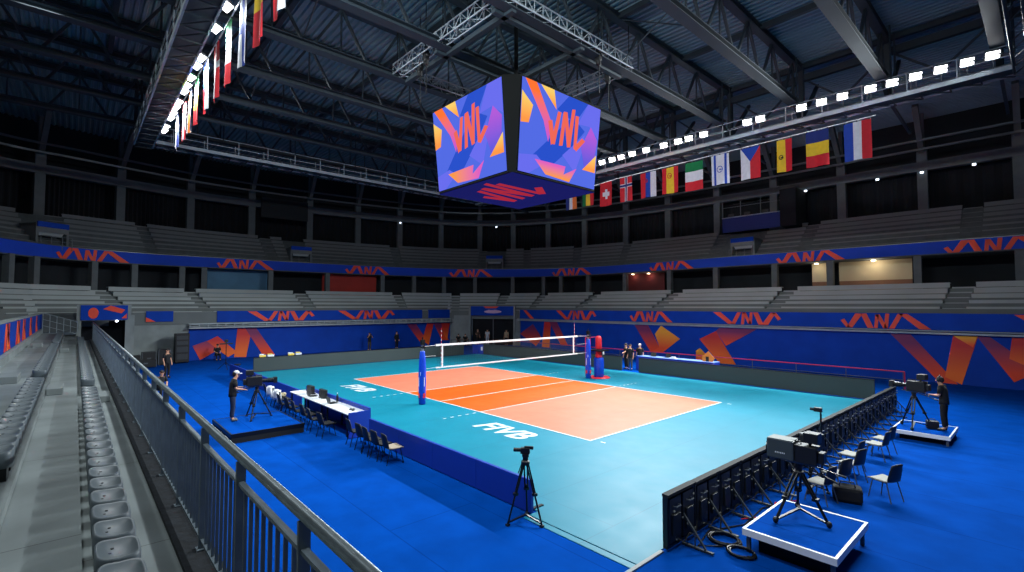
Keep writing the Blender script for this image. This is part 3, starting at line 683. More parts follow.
def cube_face(k, label):
    a = ring(HB, CB, 0); b = ring(HT, CT, H); i = 2*k
    BLc, BRc, TLc, TRc = Vector(a[i]), Vector(a[i+1]), Vector(b[i]), Vector(b[i+1])
    nn = (BRc-BLc).cross(TLc-BLc).normalized()
    def P(u, v, d):
        u = .012+.976*u; v = .02+.96*v
        return (BLc*(1-u)+BRc*u)*(1-v)+(TLc*(1-u)+TRc*u)*v+nn*d
    def pl(pts, d): 
        return MB().prism([P(u, v, d) for u, v in pts], nn*.004)
    s = MB().prism([P(0,0,.02), P(1,0,.02), P(1,1,.02), P(0,1,.02)], nn*.02).build('screen', SCB, cube)
    for j, (pts, m) in enumerate(ART): pl(pts, .042+.0015*j).build('picture_shape', mm[m], s)
    mb = MB()
    for j, p in enumerate(VNL): mb.prism([P(u, v, .064+.001*j) for u, v in p], nn*.004)
    mb.build('vnl_letters', SCR, s)
for k in range(4): cube_face(k, '')
NAVY = em('screen_navy', (16,24,98), s=.9); NRED = em('screen_dim_red', (176,40,60), s=.9)
u_ = MB().box(-HB+.1, -HB+.1, -.03, HB-.1, HB-.1, -.005).build('underside_screen', NAVY, cube)
mb = MB()
for p in VNL: mb.prism([((x-.56)*7.6, .15-(y-.52)*7.6, -.034) for x, y in p][::-1], (0, 0, -.006))
mb.build('vnl_letters', NRED, u_)
# square box-truss ring above the cube
RX0, RX1, RY0, RY1, RZ = -4.0, 4.5, -4.8, 3.8, 17.0
rt = thing('rigging_truss', 'square silver box truss hanging above the video cube', 'truss', ((RX0+RX1)/2, (RY0+RY1)/2, RZ-.5))
def boxtruss(p, q, name, s=.5):
    p = Vector(p); q = Vector(q); d = (q-p).normalized(); sd = d.cross(Vector((0,0,1)))*s/2; up = Vector((0,0,s/2)); mb = MB(); L = (q-p).length; n = int(L/.5)
    for a in (-1, 1):
        for b in (-1, 1): mb.tube(p+sd*a+up*b, q+sd*a+up*b, .035, 6)
    for i in range(n):
        A0 = p+d*(L*i/n); A1 = p+d*(L*(i+1)/n); sg = 1 if i % 2 else -1
        for a in (-1, 1): mb.tube(A0+sd*a-up*sg, A1+sd*a+up*sg, .018, 5); mb.tube(A0+sd*a-up, A0+sd*a+up, .018, 5)
        for b in (-1, 1): mb.tube(A0+sd*sg+up*b, A1-sd*sg+up*b, .018, 5)
    o = mb.build(name, CATW, rt); return o
hx, hy = (RX1-RX0)/2, (RY1-RY0)/2
for p, q in (((-hx,-hy,.25),(hx,-hy,.25)),((hx,-hy,.25),(hx,hy,.25)),((hx,hy,.25),(-hx,hy,.25)),((-hx,hy,.25),(-hx,-hy,.25))): boxtruss(p, q, 'box_truss_side')
mb = MB()
for p, q in (((-hx,-hy+.6,-.15),(hx,-hy+.6,-.15)),((hx-.6,-hy,-.15),(hx-.6,hy,-.15)),((-hx,.6,-.15),(hx,.6,-.15)),((-.6,-hy,-.15),(-.6,hy,-.15))): mb.bar(p, q, .26, .2)
mb.build('cross_beam', ROOFST, rt)
mb = MB()
for p in ((-hx,-hy),(hx,-hy),(hx,hy),(-hx,hy),(0,-hy),(0,hy)): mb.tube((*p, .5), (*p, 2.4), .02, 5)
mb.build('suspension_cable', BLK_M, rt)
mb = MB().tube((.37, -.3, ZT+.2), (.37, -.3, 19.2), .11, 10).box(.1, -.55, ZT+.2, .64, -.05, ZT+.5)
tag(mb.build('hanging_mast', BLK_M), 'black central pole carrying the video cube', 'pole')
HOI = [(-2.4,-4.4,'left of the cube at the truss corner'),(-1.2,-4.8,'on the left side of the rigging truss'),(4.4,1.4,'on the right side of the rigging truss'),(3.6,3.2,'behind the right face of the video cube')]
for x, y, w in HOI:
    r = thing('chain_hoist', 'black chain hoist '+w, 'hoist', (x, y, 16.2))
    MB().cbox((0, 0, .25), (.28, .22, .5)).tube((.14, 0, .25), (.26, 0, .25), .1, 10).build('motor', BLK, r, bevel=.02)
    MB().tube((0, 0, .5), (0, 0, 2.9), .025, 6).build('chain', BLK_M, r); MB().tube((.05, 0, -1.6), (.05, 0, 0), .02, 6).lathe([(.05,-.25),(.13,-.2),(.13,0),(.05,0)], (0, 0, 0), 10).build('chain_bag', BLK, r)
# dark blank screen hanging under the far catwalk
sx, sy = off(back, 9.08, -1.2)
r = thing('dark_screen', 'blank dark screen hanging under the far end catwalk', 'screen', (sx, sy, 13.65), math.atan2(nrm(back, 9.08).y, nrm(back, 9.08).x)-PI/2)
MB().box(-2.3, 0, -.1, 2.3, .2, 2.0).build('panel', mat('blank_screen', (13,20,23), .8), r); MB().tube((-1.8, .1, 2.0), (-1.8, .1, 6), .02, 5).tube((1.8, .1, 2.0), (1.8, .1, 6), .02, 5).build('cable', BLK_M, r)
# broadcast booth above the long side vomitory
bx, by = off(back, 1.98, -.1)
r = thing('broadcast_booth', 'dark scaffold commentary booth with a blue front above the long side vomitory', 'booth', (bx, by, 11.4))
MB().box(-2.6, -1.6, 0, 2.6, -1.5, 1.35).build('blue_front', mat('booth_blue', (14,40,110), .7), r)
MB().box(-2.6, -1.75, 1.35, 2.6, -.9, 1.42).build('desk', CATW, r)
mb = MB()
for x in (-2.6, -.9, .9, 2.6):
    for y in (-1.5, .9): mb.tube((x, y, 0), (x, y, 3.1), .04, 6)
mb.tube((-2.6, -1.5, 3.1), (2.6, -1.5, 3.1), .05, 6); mb.tube((-2.6, .9, 3.1), (2.6, .9, 3.1), .05, 6); mb.tube((-2.6, -1.5, 2.4), (2.6, -1.5, 2.4), .03, 6); mb.build('scaffold', GREYM, r)
MB().box(2.6, -1.7, 0, 3.9, .9, 3.3).build('black_screen', DARK, r); MB().box(-2.6, .8, 0, 2.6, .95, 3.1).build('rear_curtain', DARK, r)
mb = MB()
for x in (-1.9, -.4, 1.2): mb.box(x-.28, -1.3, 1.46, x+.28, -1.25, 1.8); mb.box(x-.04, -1.32, 1.42, x+.04, -1.2, 1.5)
mb.build('monitor', BLK, r)

# ------------------------------------------------------------------ flags
FC = {}
def fcol(n, rgb):
    FC[n] = mat('flag_'+n, rgb, .75, var=.06, scale=5); return FC[n]
for n, c in dict(red=(214,30,44), white=(226,228,232), blue=(26,70,176), green=(0,124,66), yellow=(244,202,40), black=(16,16,20), navy=(24,44,120), orange=(236,120,48)).items(): fcol(n, c)
def flag(x, y, zt, w, h, fn, label, phase=0.0, emblem=None, ring_col=None):
    """fn(u, v) -> colour name, u left to right as seen from the court, v top to bottom"""
    names = []; nx, nz = 32, 34; v = []; fs = []; ms = []
    for j in range(nz+1):
        for i in range(nx+1):
            u = i/nx; t = j/nz
            v.append(((u-.5)*w, .05*math.sin(u*7+phase+t*1.2)*(.25+t), -t*h))
    for j in range(nz):
        for i in range(nx):
            c = fn((i+.5)/nx, (j+.5)/nz)
            if c not in names: names.append(c)
            fs.append((j*(nx+1)+i, j*(nx+1)+i+1, (j+1)*(nx+1)+i+1, (j+1)*(nx+1)+i)); ms.append(names.index(c))
    r = thing('flag', label, 'flag', (x, y, zt))
    mb = MB(); mb.add(v, fs); mb.m = ms; mb.build('cloth', [FC[c] for c in names], r, True)
    mb = MB()
    for u in (-.45, 0, .45): mb.box(u*w-.03, -.02, -.02, u*w+.03, .02, .06)
    mb.build('clip', BLK, r)
    if emblem:
        ex, ez, rr = emblem; mb = MB()
        for sgn in (-1, 1): mb.pipe([(ex*w+rr*math.cos(a), sgn*.075, -ez*h+rr*1.15*math.sin(a)) for a in frange(0, 2*PI, 14)[:-1]], .022, 5, closed=True)
        mb.box(ex*w-.03, -.075, -ez*h-.04, ex*w+.1, .075, -ez*h+.02)
        mb.build('emblem', FC[ring_col], r)
    return r
def V(*cs): return lambda u, v: cs[min(int(u*len(cs)), len(cs)-1)]
def Hh(*cs): return lambda u, v: cs[min(int(v*len(cs)), len(cs)-1)]
def swiss(u, v): return 'white' if ((abs(u-.5) < .09 and abs(v-.5) < .2) or (abs(v-.5) < .075 and abs(u-.5) < .27)) else 'red'
def norway(u, v):
    a, b = abs(u-.5), abs(v-.34)
    return 'navy' if a < .06 or b < .035 else ('white' if a < .14 or b < .075 else 'red')
def spain(u, v): return 'yellow' if .27 < u < .73 else 'red'
def israel(u, v): return 'blue' if .12 < u < .25 or .75 < u < .88 else 'white'
def czech(u, v):
    if v < .47 and abs(u-.5) < .5*(1-v/.47): return 'blue'
    return 'white' if u < .5 else 'red'
FY = 13.0
tag(MB().pipe([(-9.5, FY, 13.55), (-3, FY, 13.93), (5, FY, 14.0), (13.0, FY, 14.08)], .025, 6).build('flag_line', WHT), 'thin white line carrying the flags above the long side', 'rope')
FF = [(-7.47,13.5,1.15,1.2,V('navy','white','orange'),'flag of blue, white and orange upright stripes just beside the video cube',None,None),
 (-5.69,13.62,1.15,1.28,V('green','yellow','red'),'flag of green, yellow and red upright stripes near the video cube',None,None),
 (-3.92,13.88,1.1,1.82,swiss,'red flag with a plain white cross in its middle',None,None),
 (-2.1,13.91,1.05,1.79,norway,'red flag with a blue and white cross on the right line',None,None),
 (-.24,13.9,1.25,1.79,V('red','blue','white'),'flag of red, blue, white upright stripes with small crest',(-.1,.34,.12),'red'),
 (1.48,13.89,1.2,1.8,spain,'flag with a yellow stripe between two red ones and a crest',(0,.33,.15),'red'),
 (3.22,13.88,1.22,1.89,Hh('green','white','red'),'flag of green, white and red bands on the long side line',None,None),
 (4.96,13.97,1.12,1.91,israel,'white flag with two blue upright stripes and a round emblem',(0,.5,.17),'blue'),
 (6.8,13.97,1.15,1.92,czech,'flag with a blue wedge at the top between white and red halves',None,None),
 (8.7,13.97,.8,1.88,lambda u, v: 'yellow' if u < .55 else 'red','narrow yellow and red flag with a small dark mark',(-.2,.55,.1),'black'),
 (10.37,14.03,1.1,1.99,Hh('navy','yellow','red'),'flag of dark blue, yellow and red bands, second from the right end',None,None),
 (12.21,14.01,1.2,2.02,V('blue','white','red'),'flag of blue, white and red upright stripes at the right end of the line',None,None)]
for k, (x, z, w, h, fn, lb, e, rc) in enumerate(FF): flag(x, FY, z-.03, w, h, fn, lb, k*1.7, e, rc)
NY = -12.9
tag(MB().pipe([(-17.5, NY, 15.95), (-11, NY, 15.74), (-5, NY, 15.62), (-.5, NY, 15.52), (1.6, NY, 15.27), (6, NY, 14.7)], .025, 6).build('flag_line', WHT), 'thin line carrying the flags beside the top left catwalk', 'rope')
def denmark(u, v): return 'white' if abs(u-.5) < .1 or abs(v-.4) < .06 else 'red'
def finland(u, v): return 'blue' if abs(u-.5) < .13 or abs(v-.45) < .08 else 'white'
def czech2(u, v): return 'white' if u > .52 else ('blue' if v < .5 else 'red')
def usa(u, v): return 'white' if int(u*7) % 2 else 'red'
NF = [(-15.79,15.86,13.69,V('white','white','navy'),'pale flag with a dark edge, farthest on the top left line'),(-13.24,15.58,13.52,usa,'flag of thin red and white stripes on the top left line'),
 (-11.36,15.66,13.45,V('white','orange','white','navy'),'white flag with an orange and a dark stripe on the top left line'),(-9.38,15.66,13.37,Hh('green','yellow','red'),'flag of green, yellow and red bands on the top left line'),
 (-7.15,15.63,13.29,czech2,'flag of blue over red beside white on the top left line'),(-4.99,15.57,13.16,denmark,'red flag with a white cross on the top left line'),(-2.79,15.54,13.05,Hh('green','white','red'),'flag of green, white and red bands on the top left line'),
 (-.47,15.46,12.94,finland,'white flag with a blue cross on the top left line'),(1.6,15.2,12.9,Hh('yellow','red'),'flag of yellow over red at the top edge of the picture'),(3.63,14.92,12.93,V('red','white'),'red and white flag at the top edge of the picture')]
for k, (x, z, zb, fn, lb) in enumerate(NF): flag(x+.12, NY, z, 1.0, z-zb, fn, lb, k*1.3)

# ------------------------------------------------------------------ court
crt = thing('volleyball_court', 'teal, salmon and orange volleyball court with white lines', 'sports court', (0, 0, 0))
MB().box(-16.2, -9.70, .0, 13.92, 10.2, .02).box(11.32, -9.97, 0, 13.92, -9.70, .02).box(11.32, -10.14, 0, 13.92, -9.99, .012).build('free_zone', TEAL, crt)
MB().box(-9.05, -4.65, .02, 8.63, 4.55, .024).build('playing_area', SALMON, crt)
MB().box(-2.95, -4.65, .024, 2.95, 4.55, .0265).build('attack_zone', ORANGE, crt)
def line(x0, y0, x1, y1, nm='court_line'): MB().box(x0, y0, .0265, x1, y1, .03).build(nm, WHITE, crt)
lw = .06
line(-9.05, -4.65-lw, 8.63, -4.65, 'side_line'); line(-9.05, 4.55, 8.63, 4.55+lw, 'side_line'); line(-9.05-lw, -4.65-lw, -9.05, 4.55+lw, 'end_line'); line(8.63, -4.65-lw, 8.63+lw, 4.55+lw, 'end_line')
line(-.03, -4.65, .03, 4.55, 'centre_line'); line(-2.98, -4.65, -2.92, 4.55, 'attack_line'); line(2.92, -4.65, 2.98, 4.55, 'attack_line')
for sx in (-1, 1):
    for sy in (-1, 1):
        mb = MB()
        for k in range(5): y = 4.9+k*.36; mb.box(sx*2.95-.03, min(sy*y, sy*(y+.15)), .022, sx*2.95+.03, max(sy*y, sy*(y+.15)), .026)
        mb.build('attack_line_dashes', WHITE, crt)
    for sy in (-1, 1): MB().box(sx*9.05-.09, sy*4.52-.03, .022, sx*9.05+.09, sy*4.52+.03, .026).build('service_mark', WHITE, crt)
for x in (5.75, -6.0):
    me = text_mesh('FIVB', 1.32, .004, .03, .25); me.materials.append(WHITE)
    t = bpy.data.objects.new('fivb_lettering', me); COL.objects.link(t); t.parent = crt; t.location = (x, -5.9, .024)
MB().box(13.92, -11.2, 0, 13.99, -9.25, .025).build('edge_strip', mat('grey_edge_strip', (130,136,138), .6), crt)

# net and posts
def net_post(y, label):
    r = thing('net_post', label, 'net post', (0, y, .02))
    MB().lathe([(.10,0),(.15,.02),(.165,.7),(.17,1.2),(.15,1.9),(.11,2.3),(.10,2.33)], n=16).build('blue_pad', BPAD, r, True)
    MB().tube((0, 0, 2.3), (0, 0, 2.75), .05, 10).build('steel_post', STEEL, r)
    s = -1 if y > 0 else 1
    mb = MB(); mb.cbox((0, 0, 2.72), (.16, .16, .22)); mb.tube((-.12, 0, 2.5), (.16, 0, 2.5), .06, 10); mb.bar((.1, 0, 2.5), (.28, -.1, 2.62), .03); mb.tube((0, 0, 2.8), (0, 0, 2.95), .03, 8); mb.build('winch', BLK_M, r)
    mb = MB(); mb.lathe([(.05,0),(.055,.01),(.0,.02)], (0, -.0, 0), 10); mb.v = [(p[1]*.3+.1, -.155+p[2]*.2, 1.35+p[0]*1.6) for p in mb.v]
    mb.build('white_emblem', WHT, r); MB().box(-.012, -.175, .8, .012, -.16, 1.2).build('white_strip', WHT, r); MB().box(.16, -.012, .8, .175, .012, 1.2).build('white_strip', WHT, r); MB().box(.14, -.05, .3, .165, .05, .5).box(-.05, -.165, .3, .05, -.14, .5).build('red_print', RED, r)
net_post(-5.6, 'blue padded net post nearest the scorer table'); net_post(5.9, 'blue padded net post beside the referee stand')
net = thing('volleyball_net', 'white taped volleyball net stretched across the court', 'net', (0, 0, 0))
NZ0, NZ1, NW = 1.56, 2.6, 4.9
MB().box(-.012, -NW, NZ1-.07, .012, NW, NZ1+.02).build('top_tape', WHT, net); MB().box(-.012, -NW, NZ0-.03, .012, NW, NZ0+.03).build('bottom_tape', WHT, net)
for s in (-1, 1): MB().box(-.014, s*4.55-.03, NZ0, .014, s*4.55+.03, NZ1-.05).build('side_tape', WHT, net)
mb = MB(); st = .0022
for k in range(1, 98): y = -NW+k*.1; mb.add([(0,y-st,NZ0),(0,y+st,NZ0),(st*2,y,NZ0),(0,y-st,NZ1),(0,y+st,NZ1),(st*2,y,NZ1)], [(0,1,4,3),(1,2,5,4),(2,0,3,5)])
for k in range(1, 10): z = NZ0+k*.1; mb.add([(0,-NW,z-st),(0,-NW,z+st),(st*2,-NW,z),(0,NW,z-st),(0,NW,z+st),(st*2,NW,z)], [(0,1,4,3),(1,2,5,4),(2,0,3,5)])
mb.build('mesh', BLK, net)
for s in (-1, 1):
    mb = MB(); 
    for k in range(18): z = NZ0+k*.1; mb.tube((.02, s*4.62, z), (.02, s*4.62, z+.1), .009, 6, m=k % 2)
    mb.build('antenna', [WHT, RED], net)
    ye = 5.6 if s < 0 else 5.9
    MB().tube((0, s*NW, NZ1-.02), (0, s*(ye-.1), NZ1-.05), .008, 5).tube((0, s*NW, NZ0), (0, s*(ye-.14), NZ0), .008, 5).tube((0, s*NW, 2.1), (0, s*(ye-.12), 2.1), .006, 5).build('net_cord', WHT, net)

# referee stand
r = thing('referee_stand', 'red and blue padded referee stand behind the far net post', 'referee stand', (.25, 6.6, .02))
MB().lathe([(.66,0),(.66,.03),(.62,.06),(.0,.06)], n=28).build('red_base', RED, r)
MB().lathe([(.28,.06),(.30,.1),(.30,1.12),(.27,1.2),(.0,1.2)], n=22).build('blue_pad', BPAD, r, True)
MB().lathe([(.17,1.2),(.2,1.25),(.2,1.55),(.17,1.6)], n=14).lathe([(.16,1.72),(.18,1.78),(.18,2.35),(.13,2.5),(.0,2.52)], n=14).build('red_pad', RED, r, True)
MB().box(-.5, -.4, 1.6, .45, .4, 1.68).build('platform', BLK_M, r)
mb = MB()
for x in (-.62, -.25): mb.tube((x, -.5, .06), (x, -.5, 2.4), .022, 6); mb.tube((x, .5, 1.6), (x, .5, 2.4), .022, 6)
mb.tube((-.62, -.5, 2.4), (-.62, .5, 2.4), .022, 6); mb.tube((-.62, -.5, 2.4), (-.25, -.5, 2.4), .022, 6); mb.tube((-.62, .5, 2.4), (-.25, .5, 2.4), .022, 6)
for z in (.4, .75, 1.1, 1.45, 2.0): mb.tube((-.62, -.5, z), (-.25, -.5, z), .018, 6)
mb.build('ladder_rail', REDR, r)

# ------------------------------------------------------------------ barriers around the court
def grey_barrier(name, p, q, label):
    p = Vector((*p, .0)); q = Vector((*q, .0)); d = q-p; L = d.length
    r = thing(name, label, 'barrier', p, math.atan2(d.y, d.x))
    MB().box(0, 0, .03, L, .12, .93).build('face', LEDF, r); MB().box(-.01, -.01, .93, L+.01, .14, .96).build('top_cap', BLK_M, r)
    mb = MB(); n = max(2, int(L/2))
    for k in range(n): x = (k+.5)*L/n; mb.bar((x, .12, .8), (x, .6, .03), .05); mb.bar((x, .1, .03), (x, .65, .03), .06, .04)
    mb.build('strut', BLK_M, r); return r
grey_barrier('led_barrier', (-15.6, 10.3), (-.75, 10.3), 'long dark grey barrier left of the gap on the far sideline')
grey_barrier('led_barrier', (.6, 10.3), (13.15, 10.3), 'long dark grey barrier right of the gap on the far sideline')
b_ = grey_barrier('led_barrier', (-16.35, -8.3), (-16.35, 8.7), 'dark grey barrier behind the far end of the court')
# low blue boards along the near sideline, one thing per board
def blue_board(x0, x1, y, h, label):
    r = thing('barrier_board', label, 'barrier', ((x0+x1)/2, y, 0)); w = (x1-x0)/2
    MB().box(-w, -.04, .02, w, .04, h).build('panel', BLUE2, r, bevel=.012); MB().box(-w+.1, .04, .0, -w+.18, .45, .04).build('foot', BLK_M, r); MB().box(w-.18, .04, .0, w-.1, .45, .04).build('foot', BLK_M, r)
xs = frange(3.75, 11.3, 4)
for k in range(4): blue_board(xs[k]+.004, xs[k+1]-.004, -9.86, .70, 'low blue sideline board right of the scorer table, %s from the table' % nth(k+1))
xs = frange(-15.9, -3.0, 7)
for k in range(7): blue_board(xs[6-k]+.004, xs[7-k]-.004, -9.75, .72, 'low blue sideline board left of the scorer table, %s from the table' % nth(k+1))

# scorer table
tb = thing('scorer_table', 'long white-topped scorer table with a blue skirt by the sideline', 'table', (.22, -9.92, 0))
TW = 2.95
MB().box(-TW, -.40, .74, TW, .28, .78).build('table_top', TABW, tb, bevel=.01)
MB().box(-TW-.05, .28, .02, TW+.05, .34, .92).box(TW, -.42, .02, TW+.06, .34, .84).build('blue_skirt', BLUE2, tb)
for x in (-TW+.1, -.98, .98, TW-.25):
    for y in (-.34, .2): MB().bar((x, y, 0), (x, y, .74), .05).build('leg', BLK_M, tb)
def laptop(x, y, z, rz, label, screen=True):
    r = thing('laptop', label, 'laptop', (x, y, z), rz)
    MB().box(-.18, -.13, 0, .18, .13, .02).build('base', BLK, r); MB().prism([(-.18, .13, .02), (.18, .13, .02), (.18, .19, .26), (-.18, .19, .26)], (0, .012, 0)).build('screen', BLK, r)
def monitor(x, y, z, rz, label):
    r = thing('monitor', label, 'monitor', (x, y, z), rz)
    MB().box(-.27, -.06, .03, .27, .08, .33).build('screen', BLK, r, bevel=.02); MB().box(-.2, -.12, 0, .2, .12, .03).build('stand', BLK_M, r)
monitor(-1.6, -9.85, .78, PI, 'black monitor at the left part of the scorer table'); monitor(-.35, -9.82, .78, PI, 'black monitor left of the middle of the scorer table')
laptop(-1.0, -10.0, .78, PI, 'black laptop between the two monitors on the scorer table'); laptop(.9, -9.95, .78, PI, 'black laptop at the middle of the scorer table')
r = thing('water_bottle', 'dark bottle standing behind the middle laptop on the scorer table', 'bottle', (.75, -9.72, .78)); MB().lathe([(.04,0),(.042,.02),(.042,.2),(.018,.25),(.018,.3)], n=12).build('body', BLK, r, True); MB().lathe([(.02,.3),(.02,.33)], n=10).build('cap', WHT, r)
r = thing('headset', 'black headset lying near the right end of the scorer table', 'headset', (2.55, -9.95, .78)); MB().pipe([(.1*math.cos(a), .1*math.sin(a), .03) for a in frange(0, PI, 10)], .012, 6).build('band', BLK, r); MB().lathe([(.045,0),(.05,.03),(.03,.05)], (.1, 0, 0), 10).lathe([(.045,0),(.05,.03),(.03,.05)], (-.1, 0, 0), 10).build('ear_cups', BLK, r)
r = thing('paper_sheet', 'sheets of paper beside the monitors on the scorer table', 'paper', (.25, -10.08, .78)); MB().box(-.15, -.1, 0, .15, .1, .008).build('top_sheet', WHT, r)

# ------------------------------------------------------------------ chairs
def make_chair(label, seat_m, back_m, frame_m=BLK_M, loc=(0,0,0), rz=0.0):
    """faces local +y; origin on the floor"""
    r = thing('stacking_chair', label, 'chair', loc, rz)
    mb = MB(); n = 8; prof = [(-.21, .455), (-.12, .44), (.05, .44), (.17, .45), (.22, .435)]; v = []; fs = []
    for (y, z) in prof:
        for i in range(n+1):
            u = i/n*2-1; v.append((u*.225*(1-.10*max(0, -y/.25)), y, z+.012*u*u)); 
    for (y, z) in prof:
        for i in range(n+1):
            u = i/n*2-1; v.append((u*.225*(1-.10*max(0, -y/.25)), y, z-.035+.012*u*u))
    k = len(prof); o = k*(n+1)
    for j in range(k-1):
        for i in range(n):
            a = j*(n+1)+i; fs += [(a, a+1, a+n+2, a+n+1), (a+o, a+o+n+1, a+o+n+2, a+o+1)]
    for i in range(n): fs += [(i, i+o, i+o+1, i+1), ((k-1)*(n+1)+i, (k-1)*(n+1)+i+1, (k-1)*(n+1)+i+1+o, (k-1)*(n+1)+i+o)]
    for j in range(k-1): fs += [(j*(n+1), (j+1)*(n+1), (j+1)*(n+1)+o, j*(n+1)+o), (j*(n+1)+n, j*(n+1)+n+o, (j+1)*(n+1)+n+o, (j+1)*(n+1)+n)]
    mb.add(v, fs); mb.build('seat', seat_m, r, True)
    mb = MB(); v = []; fs = []; m = 6
    for sgn in (0, 1):
        for j in range(m+1):
            t = j/m; z = .46+.40*t; w = .205-.05*t*t; yb = -.215-.09*t
            for i in range(n+1):
                u = i/n*2-1; v.append((u*w, yb-.045*(1-u*u)+sgn*.022, z-(.03*u*u if j == m else 0)))
    o = (m+1)*(n+1)
    for j in range(m):
        for i in range(n):
            a = j*(n+1)+i; fs += [(a, a+n+1, a+n+2, a+1), (a+o, a+o+1, a+o+n+2, a+o+n+1)]
    for i in range(n): fs += [(i, i+1, i+1+o, i+o), (m*(n+1)+i, m*(n+1)+i+o, m*(n+1)+i+1+o, m*(n+1)+i+1)]
    for j in range(m): fs += [(j*(n+1), j*(n+1)+o, (j+1)*(n+1)+o, (j+1)*(n+1)), (j*(n+1)+n, (j+1)*(n+1)+n, (j+1)*(n+1)+n+o, j*(n+1)+n+o)]
    mb.add(v, fs); mb.build('backrest', back_m, r, True)
    for sx in (-1, 1):
        MB().tube((sx*.17, .14, .42), (sx*.205, .22, 0), .013, 7).build('leg', frame_m, r)
        MB().tube((sx*.17, -.16, .42), (sx*.2, -.27, 0), .013, 7).build('leg', frame_m, r)
    MB().tube((-.17, .14, .41), (-.17, -.17, .41), .012, 6).tube((.17, .14, .41), (.17, -.17, .41), .012, 6).tube((-.17, -.1, .41), (.17, -.1, .41), .012, 6).build('seat_frame', frame_m, r)
    return r
c0 = make_chair('light-seated chair standing alone on the blue carpet', SEATG, SEATK, GREYM, (16.05, -3.36, 0), math.radians(66))
RC = [(15.12,-4.62,76,'first chair behind the big studio camera, nearest the black bag'),(15.2,-3.72,68,'second chair along the black board row, beside the black bag'),(15.22,-2.55,70,'chair along the black boards with a light seat, left of the lone chair'),(15.02,-1.72,82,'chair close to the black boards beyond the lone chair'),(15.26,-.02,80,'front one of the two chairs before the far right camera platform'),(15.24,.80,76,'rear one of the two chairs before the far right camera platform')]
for x, y, a, lb in RC: tree_copy(c0, (x, y, 0), math.radians(a), lb)
c1 = make_chair('black chair with a tan seat at the right end of the near sideline row', mat('tan_seat_pad', (150,136,118), .8), SEATK, BLK_M, (6.3, -10.4, 0), math.radians(-4))
c2 = make_chair('black chair next to the end chair of the near sideline row', CLOTH_K, SEATK, BLK_M, (5.74, -10.45, 0), math.radians(3))
for x, y, a, lb in [(5.2,-10.45,-2,'middle black chair of the five right of the scorer table'),(4.66,-10.42,4,'black chair second from the scorer table in the row on its right'),(3.95,-10.4,-5,'black chair just beside the right end of the scorer table'),
  (2.35,-10.72,6,'black chair at the right end behind the scorer table'),(1.45,-10.74,-5,'second black chair from the right behind the scorer table'),(.6,-10.7,3,'third black chair from the right behind the scorer table'),(-.25,-10.72,-3,'fourth black chair from the right behind the scorer table'),(-1.15,-10.7,5,'fifth black chair from the right behind the scorer table'),(-2.0,-10.7,0,'black chair at the left end behind the scorer table'),
  (-2.95,-10.42,4,'black chair under a white jacket, nearer the scorer table'),(-3.52,-10.4,-4,'black chair left of the scorer table with a tan bundle on its seat'),(-4.1,-10.35,2,'black chair under a white jacket, farther left'),(-5.2,-10.35,-3,'last dark chair at the left of the sideline row')]:
    tree_copy(c2, (x, y, 0), math.radians(a), lb)
def jacket(x, y, label):
    r = thing('jacket', label, 'jacket', (x, y, .60))
    mb = MB(); v = []; fs = []; n, m = 8, 9
    for j in range(m+1):
        t = j/m*2-1
        for i in range(n+1):
            u = i/n*2-1; yy = -.315+.075*t if abs(t) > .15 else -.315+.4*t
            v.append((u*(.25+.02*math.sin(j*2+u*3)), (-.39 if t < 0 else -.235)+.07*(0 if abs(t) > .25 else -t/.25 if False else 0)+.02*math.sin(u*6+j), .29-abs(t)*.42+.02*math.sin(u*5)))
    for j in range(m):
        for i in range(n): fs.append((j*(n+1)+i, j*(n+1)+i+1, (j+1)*(n+1)+i+1, (j+1)*(n+1)+i))
    mb.add(v, fs); o = mb.build('draped_cloth', SHIRTW, r, True)
    md = o.modifiers.new('thick', 'SOLIDIFY'); md.thickness = .03
    MB().tube((-.26, -.39, .2), (-.29, -.38, -.2), .045, 8).tube((.26, -.39, .2), (.29, -.38, -.2), .045, 8).build('sleeves', SHIRTW, r, True)
jacket(-2.95, -10.42, 'white jacket over a chair back, nearer the scorer table'); jacket(-4.1, -10.35, 'white jacket over a chair back, farther left')
r = thing('cloth_bundle', 'tan bundle lying on a chair left of the scorer table', 'bundle', (-3.52, -10.38, .46)); MB().ell((0, 0, .08), (.2, .15, .09)).ell((.1, .05, .13), (.1, .09, .06)).build('folds', mat('tan_cloth', (178,164,130), .9), r, True)

